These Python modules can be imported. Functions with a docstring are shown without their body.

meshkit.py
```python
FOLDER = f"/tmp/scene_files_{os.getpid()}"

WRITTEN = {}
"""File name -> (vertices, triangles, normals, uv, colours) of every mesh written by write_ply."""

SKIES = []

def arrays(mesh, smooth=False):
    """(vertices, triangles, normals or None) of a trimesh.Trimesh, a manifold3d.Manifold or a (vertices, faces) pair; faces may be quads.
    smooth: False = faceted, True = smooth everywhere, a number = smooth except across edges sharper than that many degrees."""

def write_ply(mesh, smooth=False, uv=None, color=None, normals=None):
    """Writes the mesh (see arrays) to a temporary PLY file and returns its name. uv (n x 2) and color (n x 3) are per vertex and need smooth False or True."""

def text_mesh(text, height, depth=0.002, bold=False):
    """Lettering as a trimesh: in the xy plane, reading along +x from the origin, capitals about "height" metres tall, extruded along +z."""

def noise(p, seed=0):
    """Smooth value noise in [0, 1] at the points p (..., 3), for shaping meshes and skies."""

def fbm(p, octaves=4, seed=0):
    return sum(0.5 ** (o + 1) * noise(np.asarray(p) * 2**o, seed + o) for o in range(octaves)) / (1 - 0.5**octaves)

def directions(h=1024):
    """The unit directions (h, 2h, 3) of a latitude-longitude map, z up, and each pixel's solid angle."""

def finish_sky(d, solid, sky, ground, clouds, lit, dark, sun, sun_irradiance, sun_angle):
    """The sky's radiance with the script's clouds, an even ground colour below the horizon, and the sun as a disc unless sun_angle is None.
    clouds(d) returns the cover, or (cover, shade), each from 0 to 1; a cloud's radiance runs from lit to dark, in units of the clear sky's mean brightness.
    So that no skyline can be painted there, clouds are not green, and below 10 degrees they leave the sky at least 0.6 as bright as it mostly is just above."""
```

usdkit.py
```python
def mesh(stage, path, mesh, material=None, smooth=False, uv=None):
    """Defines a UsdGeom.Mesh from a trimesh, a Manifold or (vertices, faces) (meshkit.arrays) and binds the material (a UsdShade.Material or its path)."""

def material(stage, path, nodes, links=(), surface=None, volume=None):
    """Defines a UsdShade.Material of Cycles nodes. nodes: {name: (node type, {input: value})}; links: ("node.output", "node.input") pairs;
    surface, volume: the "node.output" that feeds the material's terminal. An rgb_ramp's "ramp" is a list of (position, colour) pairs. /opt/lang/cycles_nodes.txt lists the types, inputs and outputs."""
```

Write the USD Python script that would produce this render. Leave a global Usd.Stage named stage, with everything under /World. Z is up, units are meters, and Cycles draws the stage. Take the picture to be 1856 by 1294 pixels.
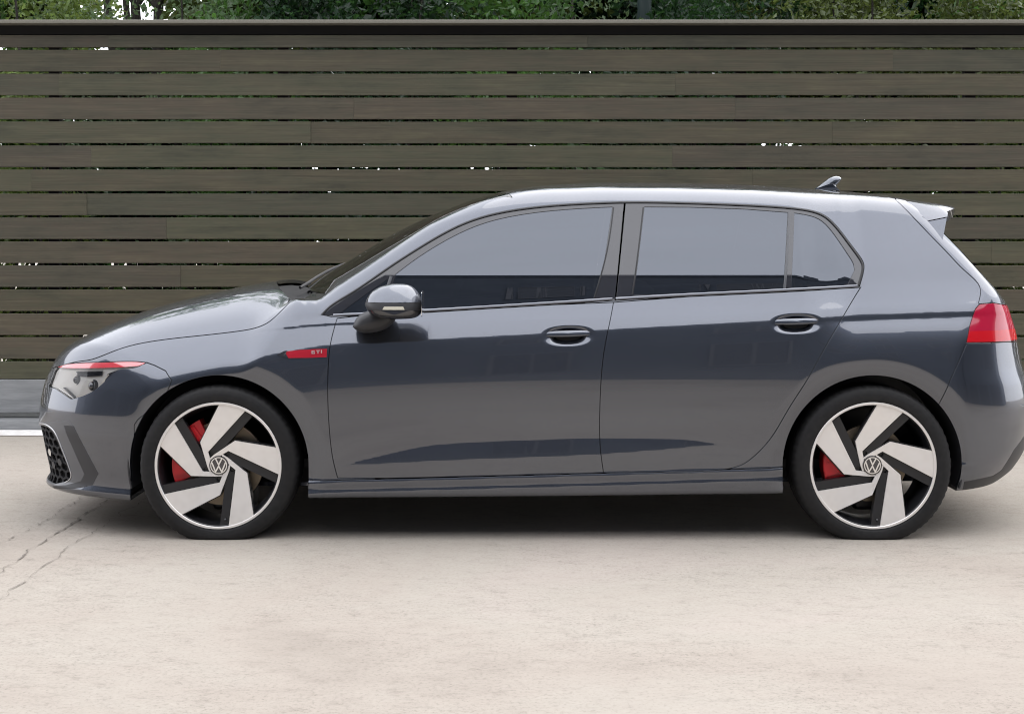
import math, random, numpy as np, trimesh, usdkit, meshkit
import manifold3d as m3
from scipy.interpolate import PchipInterpolator, RectBivariateSpline
from shapely.geometry import Polygon, Point, LineString, box as sbox
from shapely import affinity
from shapely.ops import unary_union
from pxr import Usd, UsdGeom, UsdLux, UsdShade, Gf, Sdf

random.seed(7)
RNG = np.random.default_rng(7)
stage = Usd.Stage.CreateInMemory()
UsdGeom.SetStageUpAxis(stage, UsdGeom.Tokens.z)
UsdGeom.SetStageMetersPerUnit(stage, 1.0)
world = UsdGeom.Xform.Define(stage, '/World')
stage.SetDefaultPrim(world.GetPrim())
UsdGeom.Scope.Define(stage, '/World/Looks')

# ------------------------------------------------------------------ camera, sky, sun
CAM_Y, CAM_Z, FPX = -6.87, 1.17, 2712.0          # the lens in photograph pixels (1856 wide)
cam = UsdGeom.Camera.Define(stage, '/World/camera')
cam.AddTranslateOp().Set(Gf.Vec3d(0, CAM_Y, CAM_Z))
cam.AddRotateXOp().Set(90)
cam.CreateHorizontalApertureAttr(36.0)
cam.CreateVerticalApertureAttr(36.0 * 713 / 1024)
cam.CreateFocalLengthAttr(36.0 * FPX / 1856)
cam.CreateVerticalApertureOffsetAttr(-198 / 1856 * 36.0)
cam.CreateClippingRangeAttr(Gf.Vec2f(0.05, 500))
cam.GetExposureAttr().Set(1.10)

SUN_EL, SUN_AZ = math.radians(58), math.radians(60)      # azimuth = atan2(x, y)
sun = UsdLux.DistantLight.Define(stage, '/World/sun')
sun.CreateIntensityAttr(0.2)
sun.CreateAngleAttr(80.0)
sun.CreateNormalizeAttr(True)
sun.CreateColorAttr(Gf.Vec3f(1.0, 0.95, 0.88))
sun.AddRotateZOp().Set(-math.degrees(SUN_AZ))
sun.AddRotateXOp().Set(-(90 - math.degrees(SUN_EL)))
sky_mat = usdkit.material(stage, '/World/Looks/sky_look', {
    "tc": ("texture_coordinate", {}),
    "map": ("mapping", {"scale": (1.0, 1.0, 2.2)}),
    "n": ("noise_texture", {"scale": 2.2, "detail": 6.0, "roughness": 0.55}),
    "r": ("rgb_ramp", {"ramp": [(0.0, (0.7, 0.7, 0.7)), (0.45, (0.92, 0.92, 0.92)), (0.7, (1, 1, 1))]}),
    "sky": ("sky_texture", {"sky_type": "single_scattering", "sun_disc": False, "sun_elevation": SUN_EL, "sun_rotation": SUN_AZ, "aerosol_density": 1.0}),
    "cl": ("mix", {"mix_type": "mix", "fac": 0.93, "color2": (10.5, 10.6, 11.2)}),
    "mx": ("mix", {"mix_type": "multiply", "fac": 1.0}),
    "bg": ("background_shader", {"strength": 0.12})},
    [("tc.generated", "map.vector"), ("map.vector", "n.vector"), ("n.fac", "r.fac"), ("sky.color", "cl.color1"), ("cl.color", "mx.color1"),
     ("r.color", "mx.color2"), ("mx.color", "bg.color")], surface="bg.background")
dome = UsdLux.DomeLight.Define(stage, '/World/sky')
UsdShade.MaterialBindingAPI.Apply(dome.GetPrim()).Bind(sky_mat)
dome.GetPrim().SetCustomDataByKey('kind', 'structure')
dome.GetPrim().SetCustomDataByKey('label', 'bright white overcast sky')

# ------------------------------------------------------------------ helpers
USED = {}
def numbered(parent, name):
    k = f'{parent}/{name}'
    n = USED.get(k, 0)
    USED[k] = n + 1
    return k if n == 0 else f'{k}_{n:03d}'

def tag(prim, label=None, cat=None, group=None, kind=None):
    for k, v in (('label', label), ('category', cat), ('group', group), ('kind', kind)):
        if v:
            prim.SetCustomDataByKey(k, v)

def thing(name, label, cat, loc=(0, 0, 0), rotz=0, group=None):
    x = UsdGeom.Xform.Define(stage, numbered('/World', name))
    x.AddTranslateOp().Set(Gf.Vec3d(*map(float, loc)))
    if rotz:
        x.AddRotateZOp().Set(float(rotz))
    tag(x.GetPrim(), label, cat, group)
    return x.GetPrim()

def obj(name, mesh, mat, parent=None, smooth=30, label=None, cat=None, group=None, kind=None):
    path = numbered(str(parent.GetPath()) if parent else '/World', name)
    m = usdkit.mesh(stage, path, mesh, MATS[mat] if isinstance(mat, str) else mat, smooth=smooth)
    tag(m.GetPrim(), label, cat, group, kind)
    return m.GetPrim()

def obj_n(name, v, f, n, mat, parent, label=None):
    """A mesh that brings its own normals."""
    path = numbered(str(parent.GetPath()), name)
    m = usdkit.mesh(stage, path, (v, f), MATS[mat], smooth=False)
    m.CreateNormalsAttr([Gf.Vec3f(*map(float, q)) for q in n])
    m.SetNormalsInterpolation('vertex')
    tag(m.GetPrim(), label)
    return m.GetPrim()

def cat_(*ms):
    return trimesh.util.concatenate([m for m in ms if m is not None])

def bx(x0, x1, y0, y1, z0, z1):
    b = trimesh.creation.box((x1 - x0, y1 - y0, z1 - z0))
    b.apply_translation(((x0 + x1) / 2, (y0 + y1) / 2, (z0 + z1) / 2))
    return b

def to_tm(man):
    m = man.to_mesh()
    return trimesh.Trimesh(np.asarray(m.vert_properties)[:, :3], np.asarray(m.tri_verts), process=False)

def to_man(tm):
    return m3.Manifold(m3.Mesh(np.asarray(tm.vertices, np.float32), np.asarray(tm.faces, np.uint32)))

def rbox(x0, x1, y0, y1, z0, z1, r, seg=8):
    s = m3.Manifold.sphere(r, seg)
    pts = [s.translate((x, y, z)) for x in (x0 + r, x1 - r) for y in (y0 + r, y1 - r) for z in (z0 + r, z1 - r)]
    return to_tm(m3.Manifold.batch_hull(pts))

def tube(pts, r, seg=10):
    pts = np.asarray(pts, float)
    r = np.broadcast_to(r, len(pts))
    t = np.gradient(pts, axis=0)
    t /= np.linalg.norm(t, axis=1)[:, None]
    up = np.array([0, 0, 1.0]) if abs(t[:, 2]).mean() < 0.8 else np.array([1.0, 0, 0])
    a = np.cross(t, up); a /= np.linalg.norm(a, axis=1)[:, None]
    b = np.cross(t, a)
    th = np.linspace(0, 2 * np.pi, seg, endpoint=False)
    v = pts[:, None] + r[:, None, None] * (np.cos(th)[None, :, None] * a[:, None] + np.sin(th)[None, :, None] * b[:, None])
    n = len(pts)
    f = []
    for i in range(n - 1):
        for j in range(seg):
            k = (j + 1) % seg
            f += [(i * seg + j, i * seg + k, (i + 1) * seg + k), (i * seg + j, (i + 1) * seg + k, (i + 1) * seg + j)]
    v = np.vstack([v.reshape(-1, 3), pts[0], pts[-1]])
    for j in range(seg):
        k = (j + 1) % seg
        f += [(n * seg, k, j), (n * seg + 1, (n - 1) * seg + j, (n - 1) * seg + k)]
    m = trimesh.Trimesh(v, np.array(f), process=False)
    if m.volume < 0:
        m.invert()
    return m

def revolve(prof, axis='y', seg=72):
    """prof: (radius, along) pairs, turned about the y axis."""
    prof = np.asarray(prof, float)
    th = np.linspace(0, 2 * np.pi, seg, endpoint=False)
    v = np.stack([prof[None, :, 0] * np.cos(th)[:, None], np.broadcast_to(prof[None, :, 1], (seg, len(prof))), prof[None, :, 0] * np.sin(th)[:, None]], -1)
    n = len(prof)
    i, j = np.meshgrid(np.arange(seg), np.arange(n - 1), indexing='ij')
    k = (i + 1) % seg
    q = np.stack([i * n + j, i * n + j + 1, k * n + j + 1, k * n + j], -1).reshape(-1, 4)
    return trimesh.Trimesh(v.reshape(-1, 3), np.vstack([q[:, [0, 1, 2]], q[:, [0, 2, 3]]]), process=False)

def curve(pts, n=8):
    """Catmull-Rom curve through the points."""
    p = np.asarray(pts, float)
    t = np.concatenate([[0], np.cumsum(np.linalg.norm(np.diff(p, axis=0), axis=1) ** 0.5)])
    from scipy.interpolate import CubicSpline
    cs = PchipInterpolator(t, p) if len(p) < 3 else CubicSpline(t, p, bc_type='natural')
    return cs(np.concatenate([np.linspace(a, b, n, endpoint=False) for a, b in zip(t[:-1], t[1:])] + [[t[-1]]]))

# ------------------------------------------------------------------ materials
MATS = {}
def mat(name, nodes, links=(), surface="p.BSDF", volume=None):
    MATS[name] = usdkit.material(stage, f'/World/Looks/{name}', nodes, links, surface=surface, volume=volume)

def plain(name, col, rough=0.5, metal=0.0, **kw):
    mat(name, {"p": ("principled_bsdf", {"base_color": col, "roughness": rough, "metallic": metal, **kw})})

mat('grey_paint', {
    "tc": ("texture_coordinate", {}),
    "v": ("noise_texture", {"scale": 2500.0, "detail": 0.0}),
    "r": ("rgb_ramp", {"ramp": [(0.3, (0.054, 0.061, 0.078)), (0.7, (0.078, 0.087, 0.108))]}),
    "d": ("noise_texture", {"scale": 5.0, "detail": 5.0}),
    "rr": ("map_range", {"from_min": 0.3, "from_max": 0.7, "to_min": 0.008, "to_max": 0.035}),
    "p": ("principled_bsdf", {"metallic": 0.95, "roughness": 0.24, "coat_weight": 1.0, "coat_ior": 1.82, "coat_roughness": 0.02})},
    [("tc.object", "v.vector"), ("v.fac", "r.fac"), ("r.color", "p.base_color"), ("tc.object", "d.vector"), ("d.fac", "rr.value"), ("rr.result", "p.coat_roughness")])
plain('black_gloss', (0.010, 0.010, 0.012), 0.04, 0, ior=1.85)
plain('black_plastic', (0.018, 0.018, 0.02), 0.45)
plain('black_matt', (0.006, 0.006, 0.007), 0.8)
plain('rubber_seal', (0.01, 0.01, 0.011), 0.35)
mat('tyre_rubber', {
    "g": ("geometry", {}), "n": ("noise_texture", {"scale": 60.0, "detail": 4.0}),
    "r": ("rgb_ramp", {"ramp": [(0.3, (0.006, 0.006, 0.0065)), (0.7, (0.012, 0.0115, 0.0115))]}),
    "p": ("principled_bsdf", {"roughness": 0.62, "specular_ior_level": 0.3})}, [("g.position", "n.vector"), ("n.fac", "r.fac"), ("r.color", "p.base_color")])
mat('machined_alloy', {
    "g": ("geometry", {}), "n": ("noise_texture", {"scale": 9.0, "detail": 2.0}),
    "r": ("map_range", {"from_min": 0.3, "from_max": 0.7, "to_min": 0.3, "to_max": 0.40}),
    "p": ("principled_bsdf", {"base_color": (0.78, 0.76, 0.74), "metallic": 0.85})}, [("g.position", "n.vector"), ("n.fac", "r.value"), ("r.result", "p.roughness")])
plain('wheel_black', (0.007, 0.007, 0.008), 0.32)
plain('caliper_red', (0.62, 0.010, 0.018), 0.3)
plain('brake_disc', (0.23, 0.19, 0.14), 0.45, 0.8)
plain('chrome', (0.8, 0.8, 0.8), 0.12, 1.0)
plain('satin_silver', (0.6, 0.6, 0.61), 0.3, 0.9)
plain('badge_red', (0.33, 0.006, 0.018), 0.25, coat_weight=0.4)
plain('white_letter', (0.75, 0.75, 0.75), 0.4)
plain('lamp_red', (0.30, 0.004, 0.026), 0.10, coat_weight=0.5)
plain('lamp_dark_red', (0.40, 0.003, 0.008), 0.10, coat_weight=0.4)
plain('lamp_strip', (0.42, 0.025, 0.035), 0.15, coat_weight=1.0, coat_ior=2.3)
plain('lettering_grey', (0.42, 0.30, 0.30), 0.4)
plain('belt_trim', (0.20, 0.205, 0.225), 0.25, 0.8)
plain('satin_dark', (0.06, 0.062, 0.068), 0.32, coat_weight=0.5)
plain('lamp_shadow', (0.035, 0.004, 0.006), 0.10, coat_weight=0.6)
plain('lamp_pale', (0.78, 0.72, 0.66), 0.15, coat_weight=1.0)
plain('lamp_silver', (0.82, 0.80, 0.76), 0.25, 0.25)
plain('interior_dark', (0.012, 0.012, 0.013), 0.7)
plain('seat_fabric', (0.03, 0.03, 0.033), 0.85)
plain('indicator', (0.5, 0.47, 0.38), 0.15, coat_weight=1.0)
def pane(name, tint, ior=1.5, gl=(1.0, 1.0, 1.0)):
    mat(name, {"t": ("transparent_bsdf", {"color": tint}), "g": ("glossy_bsdf", {"color": gl, "roughness": 0.008}), "f": ("fresnel", {"IOR": ior}),
               "m": ("mix_closure", {})}, [("f.fac", "m.fac"), ("t.BSDF", "m.closure1"), ("g.BSDF", "m.closure2")], surface="m.closure")
pane('tinted_glass', (0.05, 0.056, 0.06), 2.3, (0.74, 0.79, 0.88))
pane('screen_glass', (0.42, 0.50, 0.46), 2.4)
pane('lamp_lens', (0.96, 0.96, 0.96), 1.35)

# ------------------------------------------------------------------ the setting: ground, fence, hedge, the block across the yard
mat('concrete', {
    "g": ("geometry", {}),
    "big": ("noise_texture", {"scale": 0.55, "detail": 5.0, "roughness": 0.6, "distortion": 0.4}),
    "r1": ("rgb_ramp", {"ramp": [(0.28, (0.280, 0.246, 0.212)), (0.42, (0.345, 0.307, 0.266)), (0.52, (0.360, 0.328, 0.285)), (0.62, (0.372, 0.331, 0.292)), (0.75, (0.400, 0.366, 0.320))]}),
    "pat": ("noise_texture", {"scale": 1.7, "detail": 4.0, "roughness": 0.6}), "pr": ("map_range", {"from_min": 0.40, "from_max": 0.68, "to_min": 0.50, "to_max": 1.0, "clamp": True}),
    "mp": ("mapping", {"scale": (1.0, 1.5, 1.0), "rotation": (0, 0, 0.35)}),
    "mid": ("noise_texture", {"scale": 11.0, "detail": 10.0, "roughness": 0.82}),
    "r2": ("rgb_ramp", {"ramp": [(0.33, (0.58, 0.57, 0.56)), (0.46, (0.93, 0.93, 0.93)), (0.7, (1.06, 1.06, 1.06))]}),
    "fine": ("noise_texture", {"scale": 75.0, "detail": 6.0, "roughness": 0.8}),
    "r3": ("rgb_ramp", {"ramp": [(0.36, (0.62, 0.61, 0.60)), (0.47, (0.98, 0.98, 0.98)), (0.66, (1.08, 1.08, 1.08))]}),
    "v": ("voronoi_texture", {"scale": 3.1, "feature": "f1", "randomness": 1.0}),
    "vr": ("rgb_ramp", {"ramp": [(0.0, (0.70, 0.69, 0.67)), (0.045, (0.86, 0.86, 0.85)), (0.09, (1, 1, 1))]}),
    "m1": ("mix", {"mix_type": "multiply", "fac": 0.8}), "m2": ("mix", {"mix_type": "multiply", "fac": 0.75}), "m3": ("mix", {"mix_type": "multiply", "fac": 0.35}),
    "add": ("math", {"math_type": "multiply_add", "value2": 0.35}),
    "b": ("bump", {"strength": 0.55, "distance": 0.004}),
    "p": ("principled_bsdf", {"roughness": 0.85, "specular_ior_level": 0.25})},
    [("g.position", "big.vector"), ("big.fac", "r1.fac"), ("g.position", "mp.vector"), ("mp.vector", "mid.vector"), ("mid.fac", "r2.fac"), ("g.position", "fine.vector"), ("fine.fac", "r3.fac"),
     ("g.position", "v.vector"), ("v.distance", "vr.fac"), ("g.position", "pat.vector"), ("pat.fac", "pr.value"), ("pr.result", "m1.fac"), ("pr.result", "m2.fac"),
     ("r1.color", "m1.color1"), ("r2.color", "m1.color2"), ("m1.color", "m2.color1"), ("r3.color", "m2.color2"), ("m2.color", "m3.color1"), ("vr.color", "m3.color2"), ("m3.color", "p.base_color"),
     ("fine.fac", "add.value1"), ("mid.fac", "add.value3"), ("add.value", "b.height"), ("b.normal", "p.normal")])
mat('crack_dark', {"g": ("geometry", {}), "n": ("noise_texture", {"scale": 14.0, "detail": 4.0}),
    "r": ("rgb_ramp", {"ramp": [(0.35, (0.13, 0.112, 0.095)), (0.65, (0.29, 0.262, 0.228))]}), "p": ("principled_bsdf", {"roughness": 0.95})},
    [("g.position", "n.vector"), ("n.fac", "r.fac"), ("r.color", "p.base_color")])
mat('white_line', {"g": ("geometry", {}), "n": ("noise_texture", {"scale": 18.0, "detail": 6.0}),
    "r": ("rgb_ramp", {"ramp": [(0.3, (0.62, 0.60, 0.57)), (0.6, (0.80, 0.79, 0.77))]}), "p": ("principled_bsdf", {"roughness": 0.7})},
    [("g.position", "n.vector"), ("n.fac", "r.fac"), ("r.color", "p.base_color")])
mat('grey_concrete', {"g": ("geometry", {}), "mp": ("mapping", {"scale": (0.35, 1, 3.0)}), "n": ("noise_texture", {"scale": 9.0, "detail": 7.0, "roughness": 0.65}),
    "r": ("rgb_ramp", {"ramp": [(0.3, (0.150, 0.156, 0.160)), (0.7, (0.245, 0.25, 0.253))]}), "b": ("bump", {"strength": 0.3, "distance": 0.01}), "p": ("principled_bsdf", {"roughness": 0.8})},
    [("g.position", "mp.vector"), ("mp.vector", "n.vector"), ("n.fac", "r.fac"), ("r.color", "p.base_color"), ("n.fac", "b.height"), ("b.normal", "p.normal")])
WOODS = []
for i, (a, b) in enumerate([((0.043, 0.038, 0.022), (0.077, 0.069, 0.043)), ((0.048, 0.040, 0.026), (0.083, 0.070, 0.047)), ((0.040, 0.038, 0.023), (0.071, 0.067, 0.044)), ((0.045, 0.043, 0.024), (0.078, 0.074, 0.045)), ((0.042, 0.036, 0.024), (0.073, 0.064, 0.044))]):
    nm = f'dark_wood_{i + 1}'
    mat(nm, {
        "g": ("geometry", {}), "oi": ("object_info", {}), "off": ("math", {"math_type": "multiply", "value2": 37.0}), "cx": ("combine_xyz", {}),
        "ad": ("vector_math", {"math_type": "add"}), "mp": ("mapping", {"scale": (0.5, 4.0, 22.0)}),
        "n": ("noise_texture", {"scale": 3.0, "detail": 8.0, "roughness": 0.62, "distortion": 0.8}),
        "r": ("rgb_ramp", {"ramp": [(0.28, a), (0.72, b)]}),
        "mp2": ("mapping", {"scale": (1.0, 1.0, 4.0)}), "n2": ("noise_texture", {"scale": 2.6, "detail": 6.0, "roughness": 0.65}),
        "r2": ("rgb_ramp", {"ramp": [(0.3, (0.66, 0.68, 0.66)), (0.45, (0.92, 0.95, 0.90)), (0.55, (1.0, 0.95, 0.93)), (0.7, (1.20, 1.20, 1.10))]}), "m": ("mix", {"mix_type": "multiply", "fac": 1.0}),
        "b": ("bump", {"strength": 0.35, "distance": 0.004}), "p": ("principled_bsdf", {"roughness": 0.55})},
        [("oi.random", "off.value1"), ("off.value", "cx.x"), ("off.value", "cx.z"), ("g.position", "ad.vector1"), ("cx.vector", "ad.vector2"), ("ad.vector", "mp.vector"), ("mp.vector", "n.vector"), ("n.fac", "r.fac"),
         ("ad.vector", "mp2.vector"), ("mp2.vector", "n2.vector"), ("n2.fac", "r2.fac"), ("r.color", "m.color1"), ("r2.color", "m.color2"), ("m.color", "p.base_color"), ("n.fac", "b.height"), ("b.normal", "p.normal")])
    WOODS.append(nm)
plain('dark_steel', (0.005, 0.0045, 0.004), 0.85)
plain('cap_steel', (0.165, 0.155, 0.125), 0.5)
def leafmat(name, a, b, tr):
    mat(name, {"oi": ("geometry", {}), "r": ("rgb_ramp", {"ramp": [(0.0, a), (1.0, b)]}),
        "p": ("principled_bsdf", {"roughness": 0.38}), "t": ("translucent_bsdf", {"color": tr}), "m": ("mix_closure", {"fac": 0.3})},
        [("oi.random_per_island", "r.fac"), ("r.color", "p.base_color"), ("p.BSDF", "m.closure1"), ("t.BSDF", "m.closure2")], surface="m.closure")
leafmat('leaf_dark', (0.012, 0.032, 0.014), (0.035, 0.085, 0.035), (0.05, 0.12, 0.03))
leafmat('leaf_mid', (0.038, 0.095, 0.020), (0.11, 0.23, 0.055), (0.12, 0.25, 0.05))
leafmat('leaf_olive', (0.045, 0.065, 0.014), (0.14, 0.18, 0.040), (0.13, 0.17, 0.04))
leafmat('leaf_yellow', (0.09, 0.14, 0.03), (0.26, 0.35, 0.07), (0.25, 0.33, 0.08))
leafmat('leaf_pale', (0.10, 0.15, 0.08), (0.28, 0.33, 0.18), (0.2, 0.3, 0.12))
mat('bark', {"g": ("geometry", {}), "n": ("noise_texture", {"scale": 16.0, "detail": 5.0}), "r": ("rgb_ramp", {"ramp": [(0.3, (0.018, 0.015, 0.013)), (0.7, (0.055, 0.047, 0.04))]}),
    "p": ("principled_bsdf", {"roughness": 0.9})}, [("g.position", "n.vector"), ("n.fac", "r.fac"), ("r.color", "p.base_color")])

def sheet(x0, x1, y0, y1, z, nx=1, ny=1):
    xs, ys = np.linspace(x0, x1, nx + 1), np.linspace(y0, y1, ny + 1)
    v = np.array([(x, y, z) for y in ys for x in xs])
    f = [(j * (nx + 1) + i, j * (nx + 1) + i + 1, (j + 1) * (nx + 1) + i + 1, (j + 1) * (nx + 1) + i) for j in range(ny) for i in range(nx)]
    return v, np.array(f)
obj('ground', sheet(-150, 150, -150, 150, 0.0), 'concrete', smooth=False, label='pale sunlit concrete yard under the car', kind='structure')
obj('painted_line', sheet(-14, 14, 2.43, 2.715, 0.004), 'white_line', smooth=False, label='bright white strip along the foot of the fence', kind='structure')

def ribbon(pts, w, seed, z):
    """A thin uneven line lying on the ground."""
    r = np.random.default_rng(seed)
    p = np.asarray(pts, float)
    t = np.linspace(0, 1, 160)
    s = np.concatenate([[0], np.cumsum(np.linalg.norm(np.diff(p, axis=0), axis=1))]); s /= s[-1]
    c = np.stack([np.interp(t, s, p[:, 0]), np.interp(t, s, p[:, 1])], 1)
    q = np.stack([t * 40, t * 0 + seed, t * 0], 1)
    c[:, 0] += (meshkit.fbm(q, 4, seed) - .5) * .05
    ww = w * np.clip(2.6 * (meshkit.fbm(q * 2.3 + 5, 3, seed + 3) - .32), .08, 1.6)
    v = np.vstack([np.column_stack([c[:, 0] - ww / 2, c[:, 1], np.full(160, z)]), np.column_stack([c[:, 0] + ww / 2, c[:, 1], np.full(160, z)])])
    i = np.arange(159)
    return v, np.stack([i, i + 160, i + 161, i + 1], 1)
obj('ground_crack', ribbon([(-1.86, .6), (-1.875, -.4), (-1.85, -1.55), (-1.88, -2.6)], .010, 3, .004), 'crack_dark', smooth=False, label='dark thin crack running from the yard towards the front bumper', kind='structure')
obj('ground_crack', ribbon([(-1.70, .3), (-1.735, -.9), (-1.70, -1.95), (-1.69, -3.0)], .005, 11, .004), 'crack_dark', smooth=False, label='faint hairline crack beside the darker crack', kind='structure')
obj('ground_crack', ribbon([(-2.02, .2), (-1.99, -.5), (-2.05, -1.2)], .006, 21, .004), 'crack_dark', smooth=False, label='short hairline crack left of the darker crack', kind='structure')

FY = 2.90                                     # the boards' front face
fence = thing('slatted_fence', 'tall dark brown horizontal timber slat fence behind the car', 'fence', (0, FY, 0))
PITCH, BH = .15635, .1405
ztop = CAM_Z + (449 - 88.6) / (FPX / (FY - CAM_Y))
rows = [(ztop - PITCH * k - BH - .0079, ztop - PITCH * k - .0079) for k in range(14)]
rows[13] = (rows[13][0] + .026, rows[13][1])
rows = [(ztop + .0079, ztop + .0079 + .080)] + rows
for k, (z0, z1) in enumerate(rows):
    x = -6.2 + RNG.uniform(0, 1.6)
    x0 = -9.6
    while x0 < 9.5:
        x1 = min(x0 + RNG.uniform(2.4, 4.8), 9.6)
        if 9.6 - x1 < .6: x1 = 9.6
        d = RNG.uniform(-.0025, .0025)
        e = .0022
        c = [(0, e), (e, 0)]
        sec = [(d + e, z0), (d + .021, z0), (d + .021, z1), (d + e, z1), (d, z1 - e), (d, z0 + e)]
        a, b = x0 + .0004, x1 - .0004
        dz = RNG.uniform(-.0012, .0012, 2)
        v = np.array([(a, y, z + dz[0]) for y, z in sec] + [(b, y, z + dz[1]) for y, z in sec])
        f = [(i, (i + 1) % 6, 6 + (i + 1) % 6) for i in range(6)] + [(i, 6 + (i + 1) % 6, 6 + i) for i in range(6)]
        f += [(0, i + 1, i) for i in range(1, 5)][::1] + [(6, 6 + i, 7 + i) for i in range(1, 5)]
        tm = trimesh.Trimesh(v, f, process=False)
        if tm.volume < 0: tm.invert()
        obj('board', tm, WOODS[int(RNG.integers(5))], fence, smooth=False)
        x0 = x1
for x in np.arange(-9.0, 9.1, 1.5):
    obj('post', rbox(x - .035, x + .035, .024, .094, .0, rows[0][1] + .04, .004, 8), 'dark_steel', fence)
zt = rows[0][1]
obj('channel', rbox(-9.6, 9.6, .012, .075, zt + .004, zt + .064, .003, 8), 'dark_steel', fence)
obj('cap_rail', rbox(-9.6, 9.6, -.075, .11, zt + .065, zt + .089, .004, 8), 'cap_steel', fence)
zb_ = rows[-1][0]
obj('bottom_rail', rbox(-9.6, 9.6, -.012, .06, .094, zb_ - .004, .006, 8), 'grey_concrete', fence)
obj('bottom_rail', rbox(-9.6, 9.6, -.022, -.0125, .096, .124, .003, 8), 'grey_concrete', fence, label='thin projecting foot of the bottom rail')
slab = obj('threshold_slab', rbox(-14, 14, 2.72, 3.3, -.05, .060, .006, 8), 'grey_concrete', label='low grey concrete kerb under the slatted fence', cat='kerb')

def leaves(c, n, rad, size, rng, squash=1.0):
    """n folded leaf blades scattered through the clumps c (k, 3), each of radius rad."""
    k = rng.integers(len(c), size=n)
    d = rng.normal(size=(n, 3)); d /= np.linalg.norm(d, axis=1)[:, None]
    p = c[k] + d * (rng.uniform(0, 1, n) ** .45)[:, None] * np.asarray(rad)[k][:, None] * [1, 1, squash]
    L = size * rng.uniform(.6, 1.3, n)
    a = d * .5 + rng.normal(size=(n, 3)) * .7; a[:, 2] -= .15
    a /= np.linalg.norm(a, axis=1)[:, None]
    b = np.cross(a, rng.normal(size=(n, 3))); b /= np.linalg.norm(b, axis=1)[:, None]
    nn = np.cross(a, b)
    W = L * .27
    v = np.stack([p, p + a * (L * .5)[:, None] + b * W[:, None] + nn * (W * .35)[:, None], p + a * L[:, None], p + a * (L * .5)[:, None] - b * W[:, None] + nn * (W * .35)[:, None]], 1).reshape(-1, 3)
    i = np.arange(n)[:, None] * 4
    return v, np.vstack([i + [0, 1, 2], i + [0, 2, 3]])

def bush(x, y, h, w, m, n, size, label, seed, density=1.0, base=.35, group='shrubs growing behind the fence', stems=4, cat='shrub', name='shrub'):
    r = np.random.default_rng(seed)
    t = thing(name, label, cat, (x, y, 0), group=group)
    k = 34
    c = np.stack([r.uniform(-1, 1, k) * w, r.uniform(-.45, .45, k), base + (h - base) * r.uniform(0, 1, k) ** .8], 1)
    c[:, 0] *= 1 - .35 * (c[:, 2] / h) ** 2
    rad = r.uniform(.16, .34, k)
    obj('foliage', leaves(c, n, rad, size, r, .85), m, t, smooth=False, kind='stuff')
    for s in range(stems):
        e = c[int(r.integers(k))]
        p0 = np.array([r.uniform(-.15, .15), r.uniform(-.1, .1), -.02])
        e = e * [.8, .8, 1]; e[2] = max(e[2], h * .55)
        midp = (p0 + e) / 2 + r.normal(size=3) * [.08, .05, .0]
        obj('stem', tube(curve([p0, midp, e], 5), np.linspace(.022, .007, 11), 7), 'bark', t)

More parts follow.
